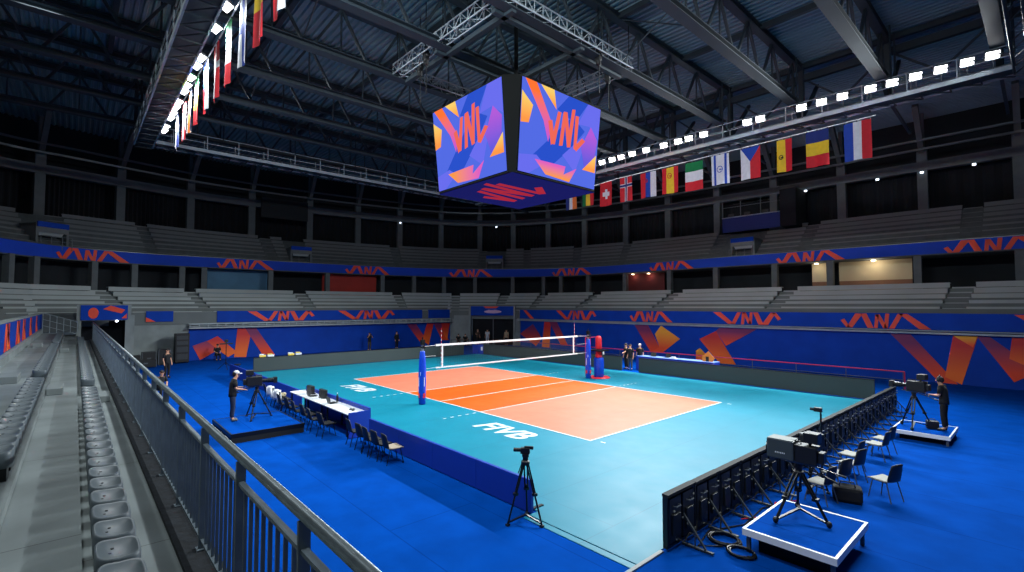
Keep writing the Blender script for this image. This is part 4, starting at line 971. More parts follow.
# ------------------------------------------------------------------ black LED board row on the right, seen from behind
def led_module(label, loc):
    """screen faces -x, braces on +x; 0.98 m long in y"""
    r = thing('led_board', label, 'led board', loc); L = .49
    MB().box(-.05, -L, .05, -.03, L, .95).build('screen_face', BLK, r)
    MB().box(-.03, -L, .05, .04, -L+.05, .95).box(-.03, L-.05, .05, .04, L, .95).box(-.03, -L, .05, .04, L, .10).build('frame', LEDB, r)
    MB().box(-.06, -L, .95, .07, L, 1.0).build('top_cap', GREYM if False else mat('led_cap', (15,18,18), .8) if 'led_cap' not in MATS else MATS['led_cap'], r)
    for y in (-.235, .235): 
        d = MB().box(.0, y-.2, .13, .06, y+.2, .91).box(.06, y-.13, .25, .10, y+.13, .62).build('rear_door', LEDB, r, bevel=.01)
        MB().pipe([(.06, y-.08, .76), (.12, y-.08, .76), (.12, y+.08, .76), (.06, y+.08, .76)], .014, 6).build('handle', GREYM, d)
    cm = mat('connector_plastic', (150,150,130), .5) if 'connector_plastic' not in MATS else MATS['connector_plastic']
    for (y, z, s) in ((-.36,.70,.03),(-.08,.52,.025),(.1,.36,.03),(.33,.84,.025),(.38,.2,.03),(-.3,.2,.025)): MB().box(.1, y-s/2, z-s/2, .12, y+s/2, z+s/2).build('connector', cm, r)
    MB().bar((.08, 0, .56), (.5, 0, .05), .035, .03).bar((.05, 0, .03), (.64, 0, .03), .05, .03).bar((.3, 0, .3), (.3, 0, .05), .02).build('brace', mat('brace_steel', (58,64,68), .45, .3) if 'brace_steel' not in MATS else MATS['brace_steel'], r)
    MB().pipe([(.11, -.3, .22), (.16, -.12, .12), (.14, .1, .2), (.16, .3, .1), (.11, .45, .3)], .012, 5).build('cable_loop', BLK, r)
    return r
l0 = led_module('black LED board module at the near end of the row, its end face in view', (14.0, -8.72, 0))
for k in range(1, 18): tree_copy(l0, (14.0+.012*k, -8.72+.985*k, 0), None, 'black LED board module seen from behind, %s from the near end of the row' % nth(k+1))

# ------------------------------------------------------------------ camera platforms
def platform(label, x0, y0, x1, y1, h, edge=True, skirt=True, rz=0.0):
    cx, cy = (x0+x1)/2, (y0+y1)/2; a, b = (x1-x0)/2, (y1-y0)/2
    r = thing('camera_platform', label, 'platform', (cx, cy, 0), rz)
    MB().box(-a+.03, -b+.03, h-.06, a-.03, b-.03, h).build('deck_top', CARPET, r)
    mb = MB(); e = .045
    for q in ((-a,-b,a,-b+e),(-a,b-e,a,b),(-a,-b+e,-a+e,b-e),(a-e,-b+e,a,b-e)): mb.box(q[0], q[1], h-.11, q[2], q[3], h+.006)
    mb.build('edge_profile', WHT if edge else BLK_M, r)
    if skirt: MB().box(-a+.01, -b+.01, 0, a-.01, -b+.04, h-.1).box(-a+.01, b-.04, 0, a-.01, b-.01, h-.1).box(-a+.01, -b+.04, 0, -a+.04, b-.04, h-.1).box(a-.04, -b+.04, 0, a-.01, b-.04, h-.1).build('black_skirt', DARK, r)
    else:
        MB().box(-a+.2, -b+.2, .0, a-.2, b-.2, h-.11).build('black_underside', DARK, r)
        for sx in (-1, 1):
            for sy in (-1, 1): MB().box(sx*(a-.08)-.03, sy*(b-.08)-.03, 0, sx*(a-.08)+.03, sy*(b-.08)+.03, h-.1).build('leg', GREYM, r)
    return r
platform('blue topped platform with black sides under the left camera operator', -1.45, -13.35, 1.32, -11.1, .3, False)
platform('blue platform with white edges carrying the unattended studio camera', 14.9, -8.17, 16.35, -6.24, .4, True, False, 0)
platform('blue platform with white edges under the far right camera operator', 15.02, 3.05, 16.5, 4.95, .3, True, False)

def tripod(label, c, top, feet, spreader=True, thick=1.0, wheels=False):
    """c: ground centre (x, y, z); feet: three (dx, dy); top: height of the head above the ground"""
    r = thing('tripod', label, 'tripod', c); ap = top-.16
    for fx, fy in feet:
        f = Vector((fx, fy, .04)); a = Vector((fx*.1, fy*.1, ap)); m = a+(f-a)*.52
        d = Vector((-fy, fx, 0)).normalized()*.028*thick
        l = MB().tube(a+d, m+d*.9, .015*thick, 6).tube(a-d, m-d*.9, .015*thick, 6).tube(m+(a-f)*.08, f, .017*thick, 7).cbox(m, (.07*thick, .07*thick, .05)).build('leg', BLK_M, r)
        if wheels: MB().ell((fx, fy, .06), (.05, .05, .06), 8, 6).build('caster', BLK, l)
        else: MB().cbox((fx, fy, .02), (.07, .07, .04)).build('foot', BLK, l)
    if spreader:
        mb = MB()
        for fx, fy in feet: mb.bar((0, 0, .16 if not wheels else .2), (fx*.96, fy*.96, .07), .035*thick, .025)
        mb.build('spreader', BLK_M, r)
    MB().lathe([(.05,ap-.06),(.09,ap-.03),(.09,ap+.02),(.06,ap+.04),(.055,ap+.09),(.07,ap+.11),(.07,top)], n=12).build('fluid_head', BLK, r)
    return r
def rot(rz, p): c, s = math.cos(rz), math.sin(rz); return (p[0]*c-p[1]*s, p[0]*s+p[1]*c, p[2])
def studio_camera(label, loc, rz, big=True):
    """lens towards local +y"""
    r = thing('video_camera', label, 'video camera', loc, rz)
    MB().box(-.14, -.34, .04, .14, (.02 if big else .16), .36).box(-.10, -.44, .08, .10, -.34, .28).build('body', BLK, r, bevel=.015)
    if big:
        MB().box(-.16, .03, .04, .16, .50, .40).build('box_lens', mat('box_lens_grey', (58,66,68), .45) if 'box_lens_grey' not in MATS else MATS['box_lens_grey'], r, bevel=.02)
        MB().box(-.165, .05, .385, .165, .48, .412).build('lens_top_cover', mat('lens_cover', (104,110,106), .6) if 'lens_cover' not in MATS else MATS['lens_cover'], r)
        MB().tube((0, .49, .21), (0, .53, .21), .12, 16).build('front_glass', GLASSY, r)
        mb = MB()
        for k in range(6): mb.box(-.166, .18+k*.03, .15, -.159, .196+k*.03, .175)
        mb.build('white_print', WHT, r)
    else:
        MB().tube((0, .16, .19), (0, .34, .19), .065, 14).tube((0, .34, .19), (0, .56, .19), .085, 14).build('lens', BLK_M, r)
        MB().box(-.11, .54, .09, .11, .66, .29).build('lens_hood', BLK, r)
    MB().box(-.12, -.36, .42, .12, -.12, .60).bar((0, -.2, .34), (0, -.2, .44), .05).build('viewfinder', BLK, r, bevel=.01)
    MB().pipe([(0, -.05, .34), (0, -.05, .40), (0, .14, .40), (0, .14, .34)], .016, 6).build('carry_handle', BLK_M, r)
    MB().box(-.07, -.3, 0, .07, .2, .04).build('base_plate', GREYM, r)
    for s in (-1, 1):
        h = MB().tube((s*.08, -.1, .0), (s*.22, -.66, -.14), .012, 7).build('pan_bar', BLK_M, r)
        MB().tube((s*.205, -.60, -.125), (s*.225, -.70, -.15), .02, 8).build('grip', BLK, h)
    return r
tripod('black tripod carrying the left camera operator\'s camera', (-.72, -12.1, .3), 1.12, [(.5,-.3),(0,.5),(-.5,-.2)], True, 1.3)
studio_camera('television camera in front of the left operator, lens towards the court', (-.72, -12.1, 1.43), math.radians(-8), False)
tripod('heavy black wheeled tripod on the white-edged platform at right', (15.46, -7.0, .4), 1.02, [(-.24,-.5),(.48,-.02),(-.2,.52)], True, 1.5, True)
studio_camera('big box-lens studio camera on the unattended right platform', (15.46, -7.0, 1.43), math.radians(90))
r = thing('camera_monitor', 'grey-topped screen box mounted beside the unattended studio camera', 'monitor', (14.85, -4.1, 1.02), math.radians(75)); MB().box(-.2, -.16, 0, .2, .2, .3).build('hood', BLK, r, bevel=.02); MB().box(-.2, -.15, .3, .2, .2, .325).build('grey_top', mat('monitor_top', (120,124,124), .6), r)
tripod('black tripod under the grey-topped screen box', (14.85, -4.1, 0), 1.02, [(.26,.1),(-.16,.25),(-.05,-.26)], True, 1.1)
r = thing('light_pole', 'slim black pole with a small camera head beside the black boards', 'camera pole', (14.8, -3.3, 0)); MB().tube((0, 0, .03), (0, 0, 1.72), .022, 8).build('pole', BLK_M, r)
MB().cbox((-.05, -.02, 1.78), (.17, .10, .10)).tube((-.12, -.03, 1.78), (-.22, -.05, 1.78), .034, 10).build('camera_head', BLK, r); mb = MB()
for a in (0, 2.1, 4.2): mb.bar((0, 0, .22), (.32*math.cos(a), .32*math.sin(a), .015), .025)
mb.build('base_legs', BLK_M, r)
tripod('black wheeled tripod carrying the far right operator\'s camera', (15.55, 3.75, .3), 1.18, [(-.4,.35),(.42,.3),(0,-.5)], True, 1.35, True)
studio_camera('television camera of the far right operator', (15.55, 3.75, 1.5), math.radians(80), False)
tripod('black tripod standing alone on the blue carpet by the sideline', (11.5, -10.25, 0), 1.36, [(-.13,-.36),(.36,.10),(-.25,.28)], True, 1.15)
r = thing('small_camera', 'small black camera on the lone tripod by the sideline', 'camera', (11.5, -10.25, 1.37), math.radians(130)); MB().box(-.055, -.09, 0, .055, .1, .12).build('body', BLK, r, bevel=.01); MB().tube((0, .1, .07), (0, .24, .07), .04, 12).build('lens', BLK_M, r); MB().box(-.02, -.16, .09, .02, .02, .15).build('microphone_mount', BLK, r)
MB().tube((.03, .02, -.03), (-.01, .15, -.40), .009, 6).build('pan_bar', BLK_M, r)

# equipment bag, cables and small floor clutter at right
r = thing('equipment_bag', 'soft black equipment bag behind the second chair along the boards', 'bag', (15.52, -4.15, 0), .3)
MB().box(-.28, -.2, .0, .28, .2, .34).build('bag_body', CLOTH_K, r, bevel=.07); MB().pipe([(-.15, -.1, .33), (-.12, -.1, .45), (.12, -.1, .45), (.15, -.1, .33)], .015, 6).build('strap', BLK, r)
def coil(x, y, R, n, label):
    pts = []
    for i in range(n*18): a = i/18*2*PI; pts.append((R*(1+.12*math.sin(a*.37+1))*math.cos(a), R*.85*math.sin(a)+.02*math.sin(a*.2), .02+.012*(i//18)))
    o = MB().pipe(pts, .017, 5).build('cable_coil', BLK); o.location = (x, y, 0); return tag(o, label, 'cable')
coil(14.52, -8.05, .27, 5, 'coil of black cable beside the white-edged platform, nearer the boards'); coil(14.93, -8.3, .22, 4, 'smaller coil of black cable at the corner of the white-edged platform')
def cable(pts, label, m=BLK, rr=.014):
    o = MB().pipe(pts, rr, 5).build('floor_cable', m); return tag(o, label, 'cable')
cable([(14.6,-8.3,.02),(14.3,-8.6,.02),(14.15,-7.9,.02),(14.5,-7.1,.02),(14.42,-6.0,.02),(14.7,-5.2,.02),(14.5,-4.2,.02)], 'black cable running along the carpet behind the boards')
cable([(14.35,-6.9,.02),(14.7,-6.3,.02),(14.5,-5.5,.02),(14.8,-5.0,.02)], 'thin red cable behind the black boards', RED, .012)
cable([(14.6,-3.4,.02),(14.8,-2.6,.02),(14.5,-1.6,.02),(14.9,-.8,.02),(14.6,.5,.02),(14.9,2.0,.02),(14.6,3.4,.02)], 'black cable between the boards and the row of chairs')
for x, y, a, lb in ((14.75,-1.2,.4,'sheet of paper on the carpet beside the boards, nearer one'),(14.8,-.3,-.3,'sheet of paper on the carpet beside the boards, middle one'),(14.7,1.9,.2,'sheet of paper on the carpet beside the boards, near the far platform'),(14.85,-5.55,.5,'pale sheet of paper on the carpet under the grey-topped screen box')):
    o = MB().box(-.15, -.11, 0, .15, .11, .012).build('paper_sheet', mat('blue_white_paper', (150,170,200), .6) if 'blue_white_paper' not in MATS else MATS['blue_white_paper']); o.location = (x, y, .003); o.rotation_euler = (0, 0, a); tag(o, lb, 'paper')
r = thing('instrument_case', 'small black case on the far right platform behind the tripod', 'case', (15.95, 4.1, .3), .3); MB().box(-.16, -.12, 0, .16, .12, .26).build('shell', BLK, r, bevel=.02); MB().pipe([(-.08, 0, .26), (-.06, 0, .32), (.06, 0, .32), (.08, 0, .26)], .012, 6).build('handle', GREYM, r)

# ------------------------------------------------------------------ red rail fence in front of the long wall
r = thing('rail_fence', 'thin red-topped rail fence before the long side wall', 'fence', (0, 15.0, 0))
MB().tube((-17, 0, .93), (13.5, 0, .93), .03, 8).tube((13.5, 0, .93), (13.5, 0, .05), .03, 8).build('top_rail', REDR, r); MB().tube((-17, 0, .5), (13.5, 0, .5), .014, 6).build('lower_rail', GREYM, r)
for k in range(13): MB().tube((-16.8+k*2.52, 0, 0), (-16.8+k*2.52, 0, .9), .022, 6).box(-16.8+k*2.52-.1, -.12, 0, -16.8+k*2.52+.1, .12, .015).build('post', GREYM, r)
# press table behind the right far barrier
r = thing('press_table', 'long blue-draped table behind the right far barrier', 'table', (2.4, 11.75, 0))
MB().box(-2.7, -.4, .92, 2.7, .4, .97).build('table_top', mat('pale_blue_top', (120,150,206), .5), r); MB().box(-2.7, -.42, .05, 2.7, -.39, .96).box(-2.7, .39, .05, 2.7, .42, .96).box(-2.7, -.4, .05, -2.67, .4, .92).box(2.67, -.4, .05, 2.7, .4, .92).build('blue_drape', BLUE2, r)
laptop(.75, 11.75, .97, .2, 'black laptop at the left end of the press table'); laptop(1.75, 11.8, .97, -.1, 'black laptop right of the first one on the press table')
r = thing('paper_stack', 'small heap of white papers on the press table', 'paper', (2.35, 11.55, .97)); MB().box(-.25, -.12, 0, .25, .12, .05).box(-.1, -.1, .05, .14, .1, .12).build('sheets', WHT, r)
r = thing('display_sign', 'orange pointed display card standing at the right end of the press table', 'display', (4.6, 11.6, .97), .2); MB().prism([(-.3, 0, 0), (.3, 0, 0), (.42, 0, .22), (.05, 0, .62), (-.32, 0, .3)], (0, .05, 0)).build('card', ORG, r); MB().box(-.09, -.03, 0, .09, -.005, .3).build('dark_centre', BLK, r)
r = thing('water_bottle', 'pale bottle standing on the far grey barrier beside the referee stand', 'bottle', (-2.3, 10.38, .96)); MB().lathe([(.05,0),(.06,.02),(.06,.2),(.025,.27),(.025,.32)], n=12).build('body', WHT, r, True); MB().lathe([(.03,.32),(.03,.35)], n=10).build('cap', BLUE2, r)
for i, (y, m, lb) in enumerate(((-7.75, YEL, 'small yellow pack on the left end of the far end barrier'), (-7.25, WHT, 'small white pack on the far end barrier between two yellow ones'), (-5.95, YEL, 'yellow pack farther right on the far end barrier'), (-5.45, SHIRTW, 'pale pack at the right of the packs on the far end barrier'))):
    r = thing('pack', lb, 'pack', (-16.42, y, .96)); MB().box(-.06, -.2, 0, .06, .2, .14).build('carton', m, r, bevel=.02); MB().box(-.065, -.2, .14, .065, .08, .2).build('loose_top', WHT if m is YEL else YEL, r)
# blue box in the corner gap
r = thing('corner_box', 'low blue crate in the gap between the two far grey barriers', 'crate', (-16.5, 10.7, 0)); MB().box(-.5, -.55, 0, .3, .55, .8).build('crate_body', BLUE2, r, bevel=.02); MB().box(.3, -.2, .3, .32, .0, .62).box(.3, .18, .35, .32, .34, .55).build('white_print', WHT, r)

# ------------------------------------------------------------------ equipment in the left corner
r = thing('speaker_rack', 'tall black equipment rack against the left end of the blue wall banner', 'rack', (-25.9, -10.95, 0)); MB().box(-.4, -.45, .08, .4, .45, 2.25).build('cabinet', BLK, r, bevel=.02)
for z in (.3, .85, 1.4, 1.8): MB().box(.4, -.36, z, .42, .36, z+(.4 if z < 1.3 else .28)).build('front_panel', mat('rack_panel', (44,48,52), .5) if 'rack_panel' not in MATS else MATS['rack_panel'], r)
mb = MB()
for x in (-.3, .3):
    for y in (-.35, .35): mb.ell((x, y, .05), (.05, .05, .05), 8, 6)
mb.build('casters', BLK_M, r)
def case(x, y, a, b, h, label, rz=0):
    r = thing('flight_case', label, 'flight case', (x, y, 0), rz); MB().box(-a, -b, .06, a, b, h).build('shell', BLK, r, bevel=.015); mb = MB()
    for sx in (-1, 1):
        for sy in (-1, 1): mb.box(sx*a-.02, sy*b-.02, .05, sx*a+.02, sy*b+.02, h+.01); mb.ell((sx*(a-.08), sy*(b-.08), .035), (.035, .035, .035), 8, 6)
    mb.build('edge_trim', GREYM, r); MB().box(a, -.12, h*.5, a+.015, .12, h*.5+.1).build('latch', GREYM, r)
case(-25.4, -12.1, .35, .35, 1.15, 'black flight case beside the tall rack'); case(-25.5, -13.0, .35, .4, 1.0, 'black flight case second from the tall rack'); case(-25.4, -14.0, .4, .5, .8, 'low black flight case nearest the dark tunnel'); case(-24.2, -13.3, .35, .6, .55, 'low black flight case in front of the others')
r = thing('speaker_stand', 'black light stand with a crossbar on the carpet at far left', 'stand', (-19.3, -9.3, 0)); mb = MB()
for a in (0, 2.1, 4.2): mb.bar((0, 0, .5), (.5*math.cos(a), .5*math.sin(a), .02), .03)
mb.build('legs', BLK_M, r); MB().tube((0, 0, .3), (0, 0, 1.95), .025, 8).build('pole', BLK_M, r); MB().box(-.06, -.4, 1.72, .06, .4, 1.8).cbox((0, 0, 1.95), (.16, .2, .2)).build('crossbar', BLK, r)
r = thing('folding_stool', 'small black stool beside the left end of the far barrier', 'stool', (-17.0, -9.1, 0)); MB().lathe([(.0,.5),(.2,.5),(.2,.56),(.0,.57)], n=14).build('seat', BLK, r)
mb = MB()
for a in range(4): mb.tube((.08*math.cos(a*PI/2), .08*math.sin(a*PI/2), .5), (.22*math.cos(a*PI/2), .22*math.sin(a*PI/2), 0), .015, 6)
mb.build('legs', BLK_M, r)

# ------------------------------------------------------------------ the stand the photograph was taken from
XN0, XN1 = -24.6, 22.0
mb = MB(); mb.box(XN0, -17.0, -.2, XN1, -16.26, 2.05); mb.box(XN0, -17.55, -.2, XN1, -17.0, 2.30); mb.box(XN0, -17.86, -.2, XN1, -17.55, 2.42); mb.box(XN0, -18.75, -.2, XN1, -17.86, 2.60)
def conc_slab(m):
    nt = m.node_tree; b = nt.nodes['Principled BSDF']; src = b.inputs['Base Color'].links[0].from_socket
    tc = nt.nodes.new('ShaderNodeTexCoord'); br = nt.nodes.new('ShaderNodeTexBrick'); nt.links.new(tc.outputs['Object'], br.inputs['Vector'])
    br.inputs['Scale'].default_value = 1; br.inputs['Brick Width'].default_value = 3.2; br.inputs['Row Height'].default_value = 60; br.offset = 0
    br.inputs['Mortar Size'].default_value = .006; br.inputs['Color1'].default_value = (1,1,1,1); br.inputs['Color2'].default_value = (.96,.96,.96,1); br.inputs['Mortar'].default_value = (.35,.35,.35,1)
    mx = nt.nodes.new('ShaderNodeMixRGB'); mx.blend_type = 'MULTIPLY'; mx.inputs[0].default_value = 1
    nt.links.new(src, mx.inputs[1]); nt.links.new(br.outputs['Color'], mx.inputs[2]); nt.links.new(mx.outputs[0], b.inputs['Base Color']); return m
NEARC = conc_slab(mat('tread_concrete', (120,128,128), .8, var=.22, scale=.9, bump=.12, detail=9))
struct(mb.build('floor_near_stand', NEARC), 'bare concrete treads of the stand at lower left', 'terrace')
mb = MB(); mb.box(XN0, -16.34, -.2, XN1, -16.07, 2.10)
struct(mb.build('wall_near_kerb', ROUGHC), 'dark rough kerb wall under the railing', 'kerb')
# parapet with banner
mb = MB(); mb.box(XN0-2, -18.95, 2.4, XN1, -18.75, 3.8); mb.box(XN0-2, -18.75, 2.6, XN1, -18.6, 2.86); mb.box(XN0-2, -18.99, 3.8, XN1, -18.72, 3.86)
struct(mb.build('wall_parapet', CONC), 'concrete parapet behind the left seat rows', 'wall')
bn = thing('parapet_banner', 'blue banner with red and orange strokes on the parapet at far left', 'banner', (0, -18.75, 2.87)); MB().box(-26.4, 0, 0, 6, .03, .92).build('banner_cloth', BLUE, bn)
for x in (-5.2, -9.3, -12.2, -16.5, -21.5):
    for j, (a, b) in enumerate(((0, .9), (.7, .35), (1.5, 1.1))): MB().prism([(x+a, .034, .02), (x+a+.5, .034, .02), (x+b+.5, .034, .9), (x+b, .034, .9)], (0, .012, 0)).build('printed_stroke', (PR_A, PR_B, LOGO)[j], bn)
# landing, tunnel wall and header at the end of this stand
mb = MB(); mb.box(-27.3, -19, 0, XN0, -16.9, 2.35); struct(mb.build('floor_landing', CONC_D), 'concrete landing at the end of the left stand', 'floor')
mb = MB(); mb.box(-25.4, -17.0, 0, -25.1, -16.75, 4.45); mb.box(-25.4, -14.42, 0, -25.1, -14.1, 4.45); mb.box(-25.4, -16.75, 3.35, -25.1, -14.42, 4.45)
struct(mb.build('wall_tunnel', CONC), 'concrete surround of the dark tunnel at the left', 'wall')
mb = MB(); mb.box(-27.2, -17.0, 0, -26.9, -14.1, 3.4); struct(mb.build('wall_tunnel_shade', DARK), 'back of the left tunnel, its shade put into the black', 'wall')  # flat wall whose black colour stands in for the tunnel's shade
mb = MB(); mb.box(-27.2, -14.1, 0, -25.2, -13.9, 3.7); struct(mb.build('wall_tunnel_side', CONC), 'side wall between the left tunnel and the grey wall', 'wall')
hb = thing('tunnel_banner', 'blue header banner with red strokes over the left dark tunnel', 'banner', (-25.08, -15.55, 3.38)); MB().box(-.02, -1.25, 0, .03, 1.25, 1.02).build('banner_cloth', BLUE, hb)
MB().prism([(.035, -.1, .75), (.035, .9, .45), (.035, 1.1, .7), (.035, .3, 1.0)], (.015, 0, 0)).prism([(.035, .9, .1), (.035, 1.2, .1), (.035, 1.2, .45)], (.015, 0, 0)).build('printed_stroke', LOGO_R, hb)
mb = MB().lathe([(.2,0),(.34,.01),(.34,.02),(.2,.03)], n=18); mb.v = [(.035+p[2]*.5, p[0]*.8-.6, p[1]*1.1+.48) for p in mb.v]; mb.build('printed_ring', LOGO_R, hb)
r = thing('tunnel_lamp', 'small white lamp under the header of the left tunnel', 'lamp', (-25.0, -14.9, 3.3)); MB().ell((0, 0, 0), (.09, .09, .08), 10, 7).build('globe', mat('white_lamp_globe', (240,246,255), .4, emit=4), r); MB().tube((0, 0, .05), (0, 0, .12), .03, 8).build('mount', GREYM, r)
r = thing('guard_railing', 'grey stair guard railing with mesh at the end of the left stand', 'railing', (XN0+.1, 0, 2.6)); mb = MB()
for k in range(6): y = -18.6+k*.33; mb.tube((0, y, 0), (0, y, 1.3-.12*k), .03, 6)
mb.build('posts', STEEL, r); mb = MB()
for z in (1.3, .9, .5): mb.tube((0, -18.6, z), (0, -16.95, z-.6), .03, 6)
mb.build('rails', STEEL, r); MB().prism([(.01, -18.6, .05), (.01, -16.95, .05), (.01, -16.95, .62), (.01, -18.6, 1.22)], (.012, 0, 0)).build('infill', CONC_D, r)

# steel railing along the front of the stand
YR = -16.16; HZ = 3.24
rl = thing('stand_railing', 'long grey steel railing with round handrail and upright bars along the stand', 'railing', (0, YR, 2.10))
RX1 = 20.0; RX0 = -24.4; SP = 1.32
MB().tube((RX0, 0, HZ-2.10), (RX1, 0, HZ-2.10), .034, 12).build('handrail', STEEL, rl, True)
nb = int((RX1-RX0)/SP); px = [16.0-SP*k for k in range(-3, 31)]
px = [x for x in px if RX0 <= x <= RX1]
for x in px: MB().box(x-.012, -.032, 0, x+.012, .032, HZ-2.13).box(x-.05, -.05, 0, x+.05, .05, .012).build('post', STEEL_D, rl)
for a, b in zip(px[1:], px[:-1]):
    mb = MB(); mb.box(a+.012, -.02, .94, b-.012, .02, .965); mb.box(a+.012, -.02, .07, b-.012, .02, .095); n = 9
    for k in range(1, n): x = a+(b-a)*k/n; mb.box(x-.007, -.012, .09, x+.007, .012, .95)
    mb.build('bar_panel', STEEL_D, rl)

# seats
def make_seat(label, loc, first):
    r = thing('stadium_seat', label, 'seat', loc)
    def se(u, e=4.0):
        c, s = math.cos(u), math.sin(u); return (math.copysign(abs(c)**(2/e), c), math.copysign(abs(s)**(2/e), s))
    rings = [(.96,.96,-.0),(.985,.985,.05),(1,1,.12),(.985,.985,.165),(.93,.93,.178),(.85,.84,.172),(.6,.6,.158),(.3,.3,.152)]
    n = 24; v = []; fs = []
    for (a, b, z) in rings:
        for i in range(n):
            x, y = se(2*PI*i/n); zz = z+(.02*max(0, -y*b) if z > .1 else 0)
            v.append((x*a*.218, y*b*.142, zz))
    for j in range(len(rings)-1):
        for i in range(n): fs.append((j*n+i, j*n+(i+1) % n, (j+1)*n+(i+1) % n, (j+1)*n+i))
    fs += [tuple(range(n-1, -1, -1)), tuple(range((len(rings)-1)*n, len(rings)*n))]
    MB().add(v, fs).build('seat_shell', SEATM, r, True)
    mb = MB(); mb.lathe([(.012,.155),(.012,.163),(.0,.164)], (-.06, -.03, 0), 8).lathe([(.012,.155),(.012,.163),(.0,.164)], (.03, -.05, 0), 8); mb.build('fixing_bolt', BLK, r)
    MB().box(-.12, -.09, -.24, .12, .09, .0).build('pedestal', BLK_M, r)
    return r
s0 = make_seat('grey plastic seat in the front row, %s counted from the aisle step towards the camera', (3.8, -16.80, 2.29), True)
row = 0
for k in range(33):
    lb = 'grey plastic seat in the front row, %s from the aisle step towards the lower edge' % nth(k+1)
    if k == 0: s0['label'] = lb
    else: tree_copy(s0, (3.8+.475*k, -16.80, 2.29), None, lb)
for k in range(49): tree_copy(s0, (1.95-.475*k, -16.80, 2.29), None, 'grey plastic seat in the front row, %s beyond the aisle step' % nth(k+1))
for k in range(16): tree_copy(s0, (3.7+.475*k, -17.70, 2.58), None, 'grey plastic seat in the second row, %s from the aisle step towards the left edge' % nth(k+1))
for k in range(25): tree_copy(s0, (1.75-.475*k, -17.70, 2.58), None, 'grey plastic seat in the second row, %s beyond the aisle step' % nth(k+1))
for k in range(24): tree_copy(s0, (-11.5-.475*k, -17.70, 2.58), None, 'grey plastic seat in the second row, %s beyond its farther aisle step' % nth(k+1))
def step_block(x0, x1, y0, y1, z0, z1, label):
    o = MB().box(-(x1-x0)/2, -(y1-y0)/2, 0, (x1-x0)/2, (y1-y0)/2, z1-z0).build('step_block', CONC, bevel=.012); o.location = ((x0+x1)/2, (y0+y1)/2, z0); tag(o, label, 'step')
step_block(2.35, 3.3, -17.54, -17.25, 2.30, 2.45, 'concrete aisle step between the two seat rows'); step_block(2.5, 3.5, -16.66, -16.42, 2.05, 2.2, 'concrete aisle step beside the railing in front of the front row')
step_block(2.0, 3.0, -18.35, -18.02, 2.6, 2.76, 'concrete aisle step at the left edge behind the second row'); step_block(-11.2, -10.3, -17.54, -17.25, 2.30, 2.45, 'farther concrete aisle step between the two seat rows'); step_block(-11.0, -10.1, -18.4, -18.1, 2.6, 2.75, 'farther concrete aisle step under the blue parapet')

# ------------------------------------------------------------------ people
def skin_obj(name, joints, edges, radii, material, parent, sub=1):
    names = list(joints); idx = {n: i for i, n in enumerate(names)}
    me = bpy.data.meshes.new(name); me.from_pydata([joints[n] for n in names], [(idx[a], idx[b]) for a, b in edges], []); me.update()
    me.materials.append(material)
    o = bpy.data.objects.new(name, me); COL.objects.link(o); o.parent = parent
    md = o.modifiers.new('skin', 'SKIN'); md.use_smooth_shade = True
    for n in names:
        sv = me.skin_vertices[0].data[idx[n]]; rr = radii[n]; sv.radius = rr if isinstance(rr, tuple) else (rr, rr); sv.use_root = (n == names[0])
    if sub:
        s = o.modifiers.new('sub', 'SUBSURF'); s.levels = sub; s.render_levels = sub
    return o
BASE = dict(pel=(0,0,.96), sp=(0,0,1.12), ch=(0,.0,1.32), nk=(0,-.01,1.48), hd=(0,.02,1.58), tp=(0,.015,1.70),
 shL=(-.17,0,1.42), elL=(-.23,-.03,1.15), wrL=(-.23,.06,.91), shR=(.17,0,1.42), elR=(.23,-.03,1.15), wrR=(.23,.06,.91),
 hiL=(-.09,0,.92), knL=(-.10,.02,.50), anL=(-.10,-.02,.09), hiR=(.09,0,.92), knR=(.10,.02,.50), anR=(.10,-.02,.09))
